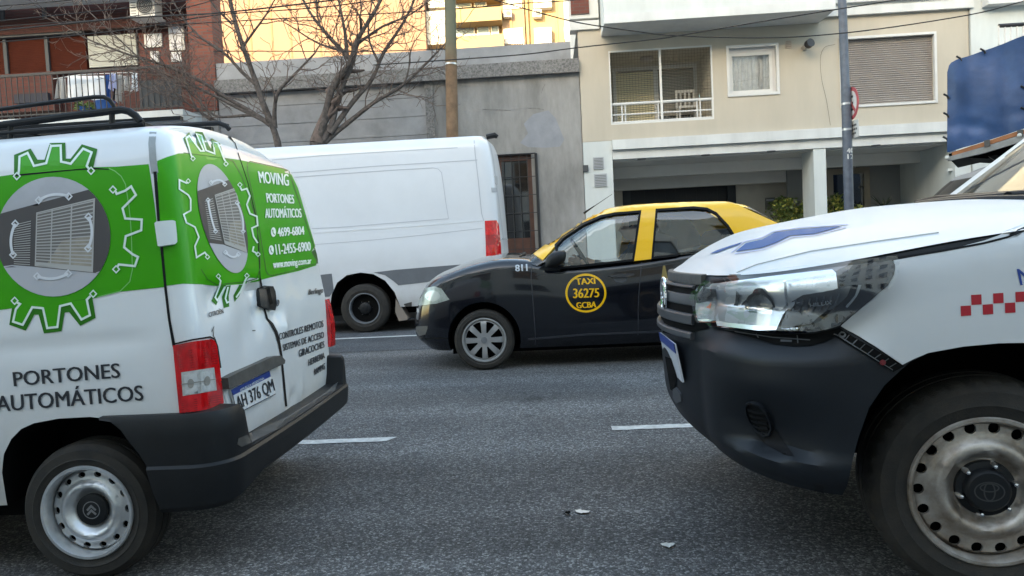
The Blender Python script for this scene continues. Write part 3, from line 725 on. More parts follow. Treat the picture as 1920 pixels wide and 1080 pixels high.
MB().box(a[0], a[1], YW + .885, YW + .899, a[2], a[3]).mk('brick_field', M['brick3'], br, smooth=False)
# upper dark parapet and band
a = rectY(0, 33, 360, 60, YW + .7); MB().box(-24, px0 - .01, YW + .68, YW + .899, a[2] + .05, a[3] + .05).mk('dark_band', M['brick2'], br, smooth=False)
MB().box(-24, px0 - .012, YW - .3, YW + .66, 7.06, 7.3).mk('upper_slab', M['trim'], br, smooth=False)
# balcony with railing
YR = 15.7
za = onY(200, 131, YR).z; zb2 = onY(200, 214, YR).z; xr1 = onY(345, 200, YR).x
bs = MB().box(-24, xr1, YR - .06, YW + .898, zb2 - .22, zb2).mk('balcony_slab', M['trim'], br, smooth=False)
b = MB()
b.box(-24, xr1, YR - .02, YR + .02, za - .025, za + .025); b.box(-24, xr1, YR - .015, YR + .015, zb2 + .06, zb2 + .09)
b.mk('handrail', M['iron'], br, smooth=False)
x = -15.5; b = MB()
while x < xr1: b.box(x - .008, x + .008, YR - .008, YR + .008, zb2, za - .025); x += .125
b.mk('balusters', M['iron'], br, smooth=False)['kind'] = 'stuff'
a = rectY(262, 140, 340, 205, YR + .05); MB().box(a[0], a[1], YR + .03, YR + .06, zb2 + .09, a[3] - .1).mk('screen_panel', M['dark_panel'], br, smooth=False)
a = rectY(0, 142, 115, 214, YW + .87); MB().box(-16, a[1], YW + .6, YW + .88, a[2], a[3]).mk('balcony_wall', brick_mat('shaded_maroon_brick', (.10, .026, .018), (.075, .019, .014), (.06, .03, .024)), br, smooth=False)  # balcony shade is worked into this wall's brick tone
a = rectY(26, 175, 90, 192, YW + .5); MB().box(a[0], a[1], YW + .5, YW + .58, a[2], a[3]).mk('dark_bench', M['cloth_k'], br, smooth=False)
# air conditioner
def aircon(x0, y0, x1, y1, Y, label, d=.35, group=None):
    a = rectY(x0, y0, x1, y1, Y); t = thing('air_conditioner', label, 'air conditioner', ((a[0] + a[1]) / 2, Y, a[2]), group)
    bb = MB().box(a[0], a[1], Y, Y + d, a[2], a[3]).mk('case', mat('aircon_white', (.68, .68, .66), .5), t, smooth=False)
    cx = a[0] + (a[1] - a[0]) * .62; cz = (a[2] + a[3]) / 2; r = (a[3] - a[2]) * .42
    MB().tube([(cx, Y - .004, cz), (cx, Y - .012, cz)], r, 24).mk('fan_opening', M['dark_panel'], t)
    b = MB()
    for q in range(5): 
        rr = r * (q + 1) / 5; pts = [(cx + rr * math.cos(2 * math.pi * i / 24), Y - .018, cz + rr * math.sin(2 * math.pi * i / 24)) for i in range(25)]; b.tube(pts, .006, 4, False)
    b.mk('fan_guard', mat('guard_grey', (.3, .3, .3), .5), t)
    b = MB()
    for q in range(6): z = a[2] + (a[3] - a[2]) * (q + .7) / 7; b.box(a[0] + .03, a[0] + (a[1] - a[0]) * .25, Y - .01, Y - .002, z, z + .01)
    b.mk('vent', M['dark_panel'], t, smooth=False)
    return t
t = aircon(243, -8, 289, 29, YW + .25, 'white air conditioner hanging under the brick house upper slab')
b = MB(); a = rectY(243, -8, 289, 29, YW + .25); b.box(a[0] - .03, a[1] + .03, YW + .22, YW + .7, a[2] - .04, a[2] - .003); b.mk('bracket', M['frame_white'], t, smooth=False)
# laundry on the balcony
def cloth(x0, y0, x1, y1, Y, m, label, cat='laundry', seed=0, taper=0):
    rd = random.Random(seed); n, k = 14, 10; v = []
    for j in range(k + 1):
        for i in range(n + 1):
            u = i / n; vv = j / k; x = x0 + (x1 - x0) * u + taper * vv * (u - .5) * (x1 - x0); y = y0 + (y1 - y0) * vv + (2.5 * math.sin(u * 9 + seed) * vv)
            p = onY(x, y, Y); p.y += .035 * math.sin(u * 11 + seed * 2 + vv) * (.3 + vv); v.append(p)
    f = [(j * (n + 1) + i, j * (n + 1) + i + 1, (j + 1) * (n + 1) + i + 1, (j + 1) * (n + 1) + i) for j in range(k) for i in range(n)]
    v2 = [p + Vector((0, .012, 0)) for p in v]; o = len(v)
    f2 = [tuple(q + o for q in reversed(ff)) for ff in f]
    edge = [i for i in range(n)] 
    return mk('hanging_' + cat, v + v2, f + f2, m, label=label, cat=cat, origin=onY((x0 + x1) / 2, y1, Y), group='laundry on the brick house balcony')
cloth(126, 142, 196, 186, 15.95, M['cloth_w'], 'large white sheet hanging on the balcony drying line', 'sheet', 1)
cloth(108, 147, 122, 184, 15.95, M['cloth_g'], 'pale grey shirt at the left end of the drying line', 'shirt', 2, .5)
cloth(198, 140, 208, 186, 16.0, M['cloth_b'], 'blue towel hanging right beside the white sheet', 'towel', 3)
cloth(205, 138, 217, 168, 15.9, M['cloth_l'], 'lilac shirt hanging over the blue towel', 'shirt', 4, .4)
cloth(218, 140, 228, 192, 15.95, M['cloth_g'], 'long beige grey garment on the drying line', 'garment', 5)
cloth(229, 142, 244, 172, 15.95, M['cloth_g'], 'short beige blouse at the right of the drying line', 'blouse', 6, .4)
cloth(246, 137, 257, 170, 15.95, M['cloth_w'], 'narrow white cloth with dark patch at the right end', 'cloth', 7)
cloth(213, 166, 221, 186, 15.98, M['cloth_k'], 'dark cloth hanging below the lilac shirt', 'cloth', 8)
dl = MB(); dl.tube([onY(100, 148, 15.96), onY(150, 140, 15.96), onY(260, 135, 15.96)], .008, 6); dl.mk('drying_line', M['frame_white'], label='white drying rail carrying the balcony laundry', cat='drying rail', origin=onY(180, 140, 15.96))
pb = thing('plant_pot', 'leafy green potted plant low behind the balcony bars', 'plant', onY(160, 205, 16.0))
MB().tube([onY(160, 207, 16.0), onY(160, 201, 16.0)], [.12, .16], 12).mk('pot', M['cloth_b'], pb)
rd = random.Random(5); b = MB()
for i in range(160):
    p = onY(rd.uniform(140, 185), rd.uniform(194, 206), 16 + rd.uniform(-.15, .15)); d = Vector((rd.uniform(-1, 1), rd.uniform(-1, 1), rd.uniform(-.3, 1))).normalized(); q = d.orthogonal().normalized()
    b.add([p, p + d * .05 + q * .02, p + d * .1, p + d * .05 - q * .02], [(0, 1, 2, 3)])
b.mk('foliage', M['leaf'], pb, smooth=False)
a = [onY(183, 192, 15.9), onY(206, 205, 15.9)]; bk = thing('plastic_tub', 'blue plastic tub behind the balcony bars under the towel', 'tub', (a[0].x, 15.9, a[1].z))
MB().tube([((a[0].x + a[1].x) / 2, 15.95, a[1].z - .03), ((a[0].x + a[1].x) / 2, 15.95, a[0].z)], [.15, .2], 14).mk('body', M['cloth_b'], bk)
MB().tube([((a[0].x + a[1].x) / 2, 15.95, a[0].z), ((a[0].x + a[1].x) / 2, 15.95, a[0].z + .02)], [.21, .21], 14).mk('rim', M['cloth_b'], bk)

# ---------------------------------------------------------------- far sunlit buildings
YF = 45.0
pe = thing('peach_building', 'blank peach coloured sunlit building wall behind the bare trees', 'building', (-12, YF, 0))
a = rectY(330, -40, 797, 120, YF)
MB().box(a[0] - 6, a[1], YF, YF + 14, 0, 22).mk('wall', M['peach'], pe, smooth=False)
b = MB()
for x in (470, 510, 545, 600, 655, 720): p = onY(x, 60, YF); b.box(p.x - .05, p.x + .05, YF - .02, YF + .01, 0, 21.9)
b.mk('joint', mat('peach_joint', (.17, .10, .06), .9), pe, smooth=False)
cb = thing('cream_building', 'cream and tan sunlit apartment block with balconies above the grey wall', 'building', (-2, YF + 1, 0))
a = rectY(800, -60, 1075, 120, YF + 1)
MB().box(a[0] + .02, a[1] + 6, YF + 1.8, YF + 14, 0, 24).mk('wall', M['cream'], cb, smooth=False)
def fbox(x0, y0, x1, y1, d0, d1, m, name, par=cb):
    a = rectY(x0, y0, x1, y1, YF + d0); return MB().box(a[0], a[1], YF + d0, YF + d1, a[2], a[3]).mk(name, m, par, smooth=False)
fbox(800, 18, 838, 83, .6, 1.79, M['white_bld'], 'white_bay')
fbox(802, -20, 836, 14, .7, 1.79, M['white_bld'], 'upper_bay')
fbox(846, 15, 940, 40, .2, 1.79, M['cream'], 'balcony'); fbox(846, 66, 945, 100, .2, 1.79, M['cream'], 'balcony'); fbox(846, -40, 945, -8, .2, 1.79, M['cream'], 'balcony')
fbox(850, 41, 893, 66, 1.6, 1.79, M['tan'], 'recess'); fbox(940, -50, 983, 100, 1.3, 1.79, M['tan'], 'tan_strip'); fbox(985, -50, 990, 100, 1.5, 1.79, M['cream'], 'rib')
for x0, y0, x1, y1 in ((894, 42, 918, 70), (920, 40, 935, 65), (853, 45, 890, 72), (850, -6, 884, 14), (888, -6, 912, 12)):
    p = fbox(x0, y0, x1, y1, 1.45, 1.59, M['frame_white'], 'window'); a = rectY(x0 + 2, y0 + 2, x1 - 2, y1 - 2, YF + 1.4); MB().box(a[0], a[1], YF + 1.4, YF + 1.44, a[2], a[3]).mk('pane', mat('far_pane', (.16, .22, .28), .1), p, smooth=False)
for x0, y0, x1, y1 in ((945, 53, 981, 82), (1002, 52, 1034, 80), (1058, 50, 1066, 72), (943, -10, 978, 16), (1000, -12, 1034, 14)):
    p = fbox(x0, y0, x1, y1, 1.2, 1.29 if x0 < 985 else 1.79, M['frame_white'], 'window'); 
    w_ = (x1 - x0) / 2
    for q in range(2):
        a = rectY(x0 + 2 + q * (w_ - 1), y0 + 2, x0 + w_ - .5 + q * (w_ - 1), y1 - 8, YF + 1.15); MB().box(a[0], a[1], YF + 1.15, YF + 1.19, a[2], a[3]).mk('pane', mat('far_pane_light', (.5, .45, .36), .15), p, smooth=False)
for (x0, x1, y) in ((850, 893, 66), (945, 982, 74), (1003, 1034, 73)):
    b = MB()
    for dy in (0, 6): b.tube([onY(x0, y + dy, YF + .9), onY(x1, y + dy - 1.5, YF + .9)], .03, 6)
    for k in range(9): xx = x0 + (x1 - x0) * k / 8; b.tube([onY(xx, y, YF + .9), onY(xx, y + 9, YF + .9)], .025, 5)
    b.mk('railing', M['frame_white'], cb)
for x in (960, 1045):
    b = MB().box(onY(x, 60, YF + 1.7).x - .05, onY(x, 60, YF + 1.7).x + .05, YF + (1.24 if x < 983 else 1.74), YF + 1.795, 5, 20); b.mk('rib', M['tan'] if x > 983 else M['cream'], cb, smooth=False)
aircon(944, 19, 959, 31, YF + .8, 'white air conditioner high on the far cream block, left one', .5, 'air conditioners on the far cream block')
aircon(999, 18, 1015, 31, YF + 1.2, 'white air conditioner high on the far cream block, right one', .5, 'air conditioners on the far cream block')
# ================================================================== TREES, POLES, CABLES, PLANTS
def limb_pts(pl, Y, rd, drift):
    out = []; y = Y
    dy = rd.uniform(-drift, drift)
    for i, (px, py) in enumerate(pl):
        out.append(onY(px, py, Y + dy * i / max(1, len(pl) - 1)))
    # refine with small wiggles
    P = []
    for i in range(len(out) - 1):
        a, b = out[i], out[i + 1]; n = max(2, int((b - a).length / .16))
        for k in range(n): P.append(a.lerp(b, k / n) + Vector((rd.uniform(-1, 1), rd.uniform(-1, 1), rd.uniform(-1, 1))) * .014)
    P.append(out[-1]); 
    for _ in range(2): P = [P[0]] + [(P[i - 1] + P[i] * 2 + P[i + 1]) / 4 for i in range(1, len(P) - 1)] + [P[-1]]
    return P
def twig(mb, p, d, L, r, rd, depth, up):
    n = max(3, int(L / .11)); pts = [p.copy()]; q = p.copy(); dd = d.normalized()
    for i in range(n):
        dd = (dd + Vector((rd.uniform(-1, 1), rd.uniform(-1, 1), rd.uniform(-1, 1))) * .24 + Vector((0, 0, up))).normalized()
        q = q + dd * (L / n); pts.append(q.copy())
        if depth > 0 and i >= 1 and rd.random() < .8:
            s = dd.orthogonal().normalized(); s = Matrix.Rotation(rd.uniform(0, 6.28), 3, dd) @ s
            twig(mb, q, (dd * .75 + s * rd.uniform(.5, 1.0)).normalized(), L * rd.uniform(.35, .6), r * .62, rd, depth - 1, up)
    rr = [max(.0042, r * (1 - .7 * i / n)) for i in range(n + 1)]
    mb.tube(pts, rr, 4 if r < .012 else 5, False)
def tree(name_label, base, limbs, Y, seed, spacing=.2, tl=(.5, 1.15)):
    rd = random.Random(seed); t = thing('bare_tree', name_label, 'tree', base)
    tr = MB(); tw = MB()
    for pl, r0, r1, dr, skip in limbs:
        P = limb_pts(pl, Y, rd, dr); n = len(P)
        tr.tube(P, [.88 * (r0 + (r1 - r0) * (i / (n - 1)) ** .7) * rd.uniform(.93, 1.07) for i in range(n)], 8)
        acc = 0
        for i in range(1, n):
            acc += (P[i] - P[i - 1]).length
            if i / n > skip and acc > spacing * rd.uniform(.5, 1.2):
                acc = 0; d = (P[i] - P[i - 1]).normalized(); s = d.orthogonal().normalized(); s = Matrix.Rotation(rd.uniform(0, 6.28), 3, d) @ s
                rr = r0 + (r1 - r0) * i / n
                twig(tw, P[i], (d * .6 + s * rd.uniform(.6, 1.1) + Vector((0, 0, .15))).normalized(), rd.uniform(*tl) * (1.1 - .5 * i / n), min(.013, rr * .5), rd, 2, .05)
        twig(tw, P[-1], (P[-1] - P[-2]).normalized(), rd.uniform(*tl), r1 * .9, rd, 2, .06)
    tr.mk('trunk', M['bark'], t, ang=80); tw.mk('crown', M['twig'], t, ang=180)
    return t
YT = 14.3
gA = onY(536, 560, YT); gB = onY(585, 560, YT)
tree('bare street tree with long left reaching branches before the brick house corner', (gA.x, YT, .12), [
    ([(545, 560), (535, 420), (526, 300), (520, 265), (512, 237), (492, 190), (482, 160), (470, 125), (455, 87), (437, 25), (427, -20), (420, -90)], .13, .035, .3, .45),
    ([(514, 240), (513, 210), (516, 175), (535, 155), (560, 130), (590, 100)], .06, .018, -.6, .2),
    ([(507, 234), (470, 207), (425, 185), (390, 158), (325, 128), (250, 105), (175, 80), (130, 55)], .055, .012, -.8, .2),
    ([(500, 228), (440, 200), (400, 178), (325, 145), (262, 112), (220, 70), (170, 25)], .04, .010, .7, .25),
    ([(478, 214), (400, 222), (375, 190), (337, 155), (300, 140), (240, 128)], .035, .010, -.5, .2),
    ([(482, 160), (450, 135), (420, 95), (380, 75), (345, 40), (318, -10)], .045, .014, .5, .15),
    ([(455, 87), (475, 60), (500, 30), (520, -10)], .035, .012, -.5, .1),
    ([(437, 45), (405, 20), (380, -20)], .03, .012, .4, .1),
    ([(430, 235), (395, 230), (365, 205), (352, 170), (340, 120), (325, 70)], .03, .008, .3, .1),
    ([(420, 232), (380, 215), (345, 190), (310, 160), (290, 120)], .026, .008, -.4, .1),
    ], YT, 11, .065, (.45, 1.15))
tree('bare street tree with four forked limbs before the grey wall beside the wooden pole', (gB.x, YT, .12), [
    ([(585, 560), (588, 420), (591, 320), (594, 268)], .17, .15, 0, 2),
    ([(594, 272), (600, 250), (607, 237), (612, 200), (620, 170), (632, 145), (650, 128), (660, 112), (669, 75), (682, 55), (707, 15), (722, -15), (735, -60)], .105, .03, .3, .35),
    ([(603, 272), (615, 245), (626, 225), (629, 200), (635, 175), (650, 147), (658, 125)], .075, .05, .1, .5),
    ([(618, 250), (632, 232), (662, 187), (700, 150), (710, 112), (730, 82), (767, 25), (785, -20)], .07, .022, -.6, .2),
    ([(600, 275), (615, 262), (650, 232), (700, 192), (757, 160), (790, 130), (832, 85)], .075, .016, .5, .2),
    ([(660, 115), (640, 92), (607, 57), (575, 20), (562, -20)], .055, .02, .4, .1),
    ([(652, 105), (648, 60), (640, 25), (630, -20)], .045, .02, -.5, .1),
    ([(669, 85), (700, 60), (735, 40), (770, 30), (800, 5)], .035, .012, .5, .1),
    ([(640, 95), (600, 85), (560, 60), (530, 40)], .03, .01, -.5, .1),
    ([(710, 115), (690, 80), (690, 40), (700, -10)], .03, .012, .3, .1),
    ([(607, 60), (590, 30), (600, -10)], .028, .012, .3, .1),
    ([(757, 160), (770, 130), (765, 95), (790, 60)], .022, .008, .3, .1),
    ], YT, 23, .07, (.5, 1.2))
# wooden pole
def zmix(name, ca, cb_, z0, z1):
    m = mat(name, ca, .9, var=.4, vscale=7, bump=.4, bscale=60); n = m.node_tree.nodes; l = m.node_tree.links; b = n['Principled BSDF']
    src = b.inputs['Base Color'].links[0].from_socket
    g = n.new('ShaderNodeNewGeometry'); s = n.new('ShaderNodeSeparateXYZ'); l.new(g.outputs['Position'], s.inputs[0])
    r = n.new('ShaderNodeMapRange'); r.inputs[1].default_value = z0; r.inputs[2].default_value = z1; l.new(s.outputs[2], r.inputs[0])
    mx = n.new('ShaderNodeMix'); mx.data_type = 'RGBA'; l.new(r.outputs[0], mx.inputs[0]); l.new(src, mx.inputs[6]); mx.inputs[7].default_value = (*cb_, 1); l.new(mx.outputs[2], b.inputs['Base Color'])
    return m
YP = 14.0
def pole(x, y): return onY(x, y, YP)
wp_t = onY(841, -120, YP); wp_b = onY(858, 560, YP)
wp = thing('wooden_pole', 'tall wooden utility pole, brown below and greenish above, before the grey wall', 'utility pole', (wp_b.x, YP, .12))
MB().tube([(wp_b.x, YP, .12), onY(848, 250, YP), onY(844, 0, YP), wp_t], [.115, .108, .10, .098], 18).mk('shaft', zmix('utility_pole_wood', (.20, .125, .075), (.115, .12, .085), 4.4, 5.0), wp)
MB().tube([onY(846, 122, YP) + Vector((-.0, 0, 0)), onY(846, 119, YP)], .112, 18).mk('band', M['satin'], wp)
MB().box(wp_t.x - .7, wp_t.x + .7, YP - .17, YP - .105, wp_t.z - .35, wp_t.z - .25).mk('crossarm', M['polewood'], wp, smooth=False)
# steel pole with signs
YS = 13.95
sp_b = onY(1600, 560, YS); sp_t = onY(1577, -120, YS)
sp = thing('steel_pole', 'blue grey steel pole carrying a no parking sign before the beige facade', 'pole', (sp_b.x, YS, .12))
pb_ = MB(); pb_.tube([(sp_b.x, YS, .12), onY(1592, 400, YS), onY(1586, 165, YS)], .082, 20); pb_.tube([onY(1586, 165, YS), onY(1585, 160, YS), onY(1579, 0, YS), sp_t], [.082, .073, .072, .07], 20)
pb_.mk('shaft', M['steelpole'], sp)
b = MB()
for y in (195, 243): c = onY(1587 + (y - 195) * .03, y, YS); b.tube([c - Vector((0, 0, .018)), c + Vector((0, 0, .018))], .087, 20)
b.mk('clamp', M['satin'], sp)
psf = Surf(pb_.v, pb_.f)
text('number', psf, '40', [(1588, 278), (1600, 277), (1600.5, 286), (1588.5, 287)], M['signwhite'], sp, .003, .5)
text('number', psf, '12', [(1589, 289), (1601, 288), (1601.5, 297), (1589.5, 298)], M['signwhite'], sp, .003, .5)
nrm = Vector((-.985, .172, 0)).normalized(); tan = Vector((nrm.y, -nrm.x, 0)); 
if tan.y > 0: tan = -tan
nrm = Vector((-.94, -.03, 0)).normalized(); tan = Vector((.03, -.94, 0)).normalized()
def sign_disc(c, r0, r1, m, name, par, d0, d1, n=36, z=1):
    V = []; F = []
    rs = [r1, r0] if r0 else [r1]
    pts = [(c + tan * r1 * math.cos(2 * math.pi * k / n) + Vector((0, 0, 1)) * r1 * math.sin(2 * math.pi * k / n)) for k in range(n)]
    b = MB(); 
    if not r0: b.prism(pts, nrm * d0, nrm * d1)
    else:
        inn = [(c + (p - c) * (r0 / r1)) for p in pts]
        for k in range(n):
            j = (k + 1) % n; b.add([pts[k] + nrm * d1, pts[j] + nrm * d1, inn[j] + nrm * d1, inn[k] + nrm * d1, pts[k] + nrm * d0, pts[j] + nrm * d0, inn[j] + nrm * d0, inn[k] + nrm * d0], [(0, 1, 2, 3), (4, 5, 1, 0), (6, 7, 3, 2)])
    return b.mk(name, m, par)
sc_ = onY(1597, 194, YS - .02) + Vector((.0, 0, 0))
ns = thing('no_parking_sign', 'round faded red no parking sign seen almost edge on, on the steel pole', 'sign', tuple(sc_))
sign_disc(sc_, 0, .28, M['signred'], 'plate', ns, -.006, .004)
sign_disc(sc_, 0, .215, M['signwhite'], 'face', ns, .004, .007)
def tan_pt(u, v): return sc_ + tan * u + Vector((0, 0, v))
b = MB()
b.prism([tan_pt(-.07, -.13), tan_pt(-.07, .13), tan_pt(-.03, .13), tan_pt(-.03, -.13)], nrm * .007, nrm * .009)
for v in (-.13, -.02, .09): b.prism([tan_pt(-.03, v), tan_pt(-.03, v + .04), tan_pt(.08, v + .04), tan_pt(.08, v)], nrm * .007, nrm * .009)
b.mk('letter_e', M['tblack'], ns, smooth=False)
b = MB(); b.prism([tan_pt(-.17, .13), tan_pt(-.13, .17), tan_pt(.17, -.13), tan_pt(.13, -.17)], nrm * .0095, nrm * .0115); b.mk('slash', M['signred'], ns, smooth=False)
c2 = onY(1600, 243, YS - .02)
pl_ = thing('sign_plate', 'small pale rectangular plate under the round sign on the steel pole', 'sign', tuple(c2))
b = MB(); P_ = lambda u, v: c2 + tan * u + Vector((0, 0, v))
b.prism([P_(-.22, -.15), P_(-.22, .15), P_(.22, .15), P_(.22, -.15)], nrm * -.003, nrm * .003); b.mk('plate', M['signwhite'], pl_, smooth=False)
b = MB()
for v, wd in ((.07, .15), (0, .17), (-.07, .12)):
    for k in range(5): u = -wd + 2 * wd * k / 5; b.prism([P_(u, v - .018), P_(u, v + .018), P_(u + wd * .3, v + .018), P_(u + wd * .3, v - .018)], nrm * .003, nrm * .005)
b.mk('print_line', M['dark_panel'], pl_, smooth=False)
# cables
def cable(pl, r, label, Y=13.9, Y2=None):
    pts = []; n = len(pl)
    tabx = [(i, p[0], p[1]) for i, p in enumerate(pl)]
    for k in range(n * 8 - 7):
        t = k / 8; x, y = cr(tabx, t); pts.append(onY(x, y, Y + ((Y2 or Y) - Y) * k / (n * 8 - 8)))
    MB().tube(pts, r, 6).mk('overhead_cable', M['wire'], label=label, cat='cable', group='overhead cables', origin=pts[0])
cable([(-60, 63), (90, 48), (250, 33), (400, 25), (560, 8), (700, -10), (840, -30)], .014, 'thick black cable rising from the left across the peach wall to the wooden pole', 13.7)
cable([(-60, 84), (100, 70), (250, 54), (400, 29), (560, 17), (650, 8), (845, -22)], .010, 'second black cable just under the thick one over the brick house', 13.8)
cable([(-60, 16), (100, 3), (300, -18)], .010, 'short cable crossing the top left corner of the brick house', 13.8)
cable([(-60, 54), (80, 44), (200, 36), (330, 18), (420, -5)], .008, 'thin cable sagging over the brown shutters of the brick house', 13.9)
cable([(-60, 45), (120, 27), (300, 8), (420, -12)], .008, 'thin cable high over the brick house shutters', 13.9)
cable([(300, 48), (400, 42), (560, 33), (690, 27), (850, 17), (967, 7), (1067, 1), (1200, -12)], .009, 'cable passing behind the tree tops and wooden pole to the cream block', 14.1)
cable([(400, 96), (520, 96), (640, 97), (845, 92)], .008, 'level thin cable just above the grey wall parapet', 14.1)
cable([(848, -25), (938, 3), (1019, 26), (1078, 41), (1130, 50), (1187, 58), (1268, 67), (1425, 71), (1600, 60), (1811, 29), (1920, 2), (2040, -30)], .010, 'long cable sagging before the beige facade from the wooden pole to the right edge', 13.8)
cable([(700, 122), (848, 112), (982, 102), (1086, 89), (1240, 72), (1271, 67), (1425, 41), (1566, 18), (1690, -2), (1800, -24)], .010, 'cable climbing from the grey cornice across the beige facade to the upper right', 13.8)
cable([(1566, 83), (1545, 90), (1538, 115), (1541, 150), (1550, 190), (1557, 235)], .003, 'thin grey wire hanging loose beside the shuttered window', YW - .04)
# shrubs in the porch
def shrub(cx, cy, w_, h_, Y, n, label, seed, two=True):
    rd = random.Random(seed); c = onY(cx, cy, Y); s = Y / FPX; t = thing('shrub', label, 'shrub', (c.x, Y, .13))
    a = MB(); a2 = MB()
    st = MB()
    for k in range(7): 
        st.tube([(c.x + rd.uniform(-.08, .08), Y + rd.uniform(-.08, .08), .13), (c.x + rd.uniform(-.4, .4) * w_ * s, Y + rd.uniform(-.2, .2), c.z)], .012, 5)
    st.mk('stem', M['bark'], t)
    cl = [(rd.uniform(-1, 1), rd.uniform(-1, 1), rd.uniform(-1, 1)) for _ in range(26)]
    for k in range(n):
        g = cl[rd.randrange(len(cl))]
        u = Vector((g[0] + rd.gauss(0, .16), g[1] + rd.gauss(0, .16), g[2] + rd.gauss(0, .16)))
        if (u.x ** 2 + u.z ** 2) > 1.25: continue
        p = Vector((c.x + u.x * w_ / 2 * s, Y + u.y * w_ / 2 * s * .8, c.z + u.z * h_ / 2 * s))
        d = Vector((rd.uniform(-1, 1), rd.uniform(-1, .3), rd.uniform(-.6, .9))).normalized(); q = d.orthogonal().normalized(); q = Matrix.Rotation(rd.uniform(0, 6.3), 3, d) @ q
        L = rd.uniform(.07, .12); (a2 if rd.random() < .22 else a).add([p, p + d * L * .5 + q * L * .28, p + d * L, p + d * L * .5 - q * L * .28], [(0, 1, 2, 3)])
    # bare lower stems reach the ground
    f = a.mk('foliage', M['leaf'], t, smooth=False); a2.mk('variegated_leaves', M['leafy'], f, smooth=False)
    return t
shrub(1489, 405, 92, 66, 18.4, 1500, 'dense variegated shrub left of the white column in the porch', 3)
shrub(1566, 400, 46, 60, 18.4, 800, 'variegated shrub right of the white column beside the steel pole', 4)
shrub(1602, 404, 22, 40, 18.3, 250, 'small shrub half hidden behind the steel pole in the porch', 9)
pt = thing('palm_plant', 'dark spiky palm plant by the porch entrance right of the steel pole', 'plant', tuple(onY(1658, 415, 18.2)))
rd = random.Random(8); a = MB(); c = onY(1658, 392, 18.2)
for k in range(34):
    az = rd.uniform(0, 6.28); el = rd.uniform(.1, 1.3); L = rd.uniform(.3, .5); d = Vector((math.cos(az) * math.cos(el), math.sin(az) * math.cos(el), math.sin(el))); q = d.cross(Vector((0, 0, 1))).normalized() * .02
    e = c + d * L + Vector((0, 0, -.12 * (1 - el / 1.5))); m_ = c + d * L * .55
    a.add([c, m_ + q, e, m_ - q], [(0, 1, 2, 3)])
fo = a.mk('fronds', M['palm'], pt, smooth=False)
MB().tube([(c.x, c.y, .3), (c.x, c.y, c.z)], [.05, .03], 8).mk('trunk', M['bark'], pt)
MB().tube([(c.x, c.y, .1), (c.x, c.y, .42)], [.16, .22], 16).mk('pot', M['dark_panel'], pt)
# litter on the road
def litter(name, px, h, m, label, cat):
    v, f = cdt([px], 4); rd = random.Random(len(label)); V = [onZ(x, y, .006) for x, y in v]
    for p in V: p.z += rd.uniform(.2, 1) * h
    return mk(name, V, f, m, smooth=False, label=label, cat=cat, origin=V[0])
litter('paper_scrap', [(1078, 957), (1088, 956), (1106, 959), (1104, 962), (1090, 963), (1081, 961)], .004, mat('paper_scrap', (.72, .66, .60), .8), 'pale thin scrap lying beside the dark clump on the asphalt', 'litter')
litter('leaf_scrap', [(1238, 1021), (1250, 1019), (1267, 1019), (1262, 1024), (1255, 1028), (1245, 1025)], .005, mat('leaf_scrap', (.5, .5, .47), .8), 'pale grey torn leaf lying alone on the asphalt near the pickup wheel', 'litter')
rd = random.Random(2); b = MB(); c = onZ(1063, 966)
for k in range(16):
    p = c + Vector((rd.uniform(-.012, .012), rd.uniform(-.012, .012), .005 + rd.uniform(0, .012))); b.ico(p, rd.uniform(.003, .007), (1, 1, .6), 1)
b.mk('dirt_clump', M['black'], label='small black dirt clump on the asphalt left of the pale scrap', cat='litter', origin=c)
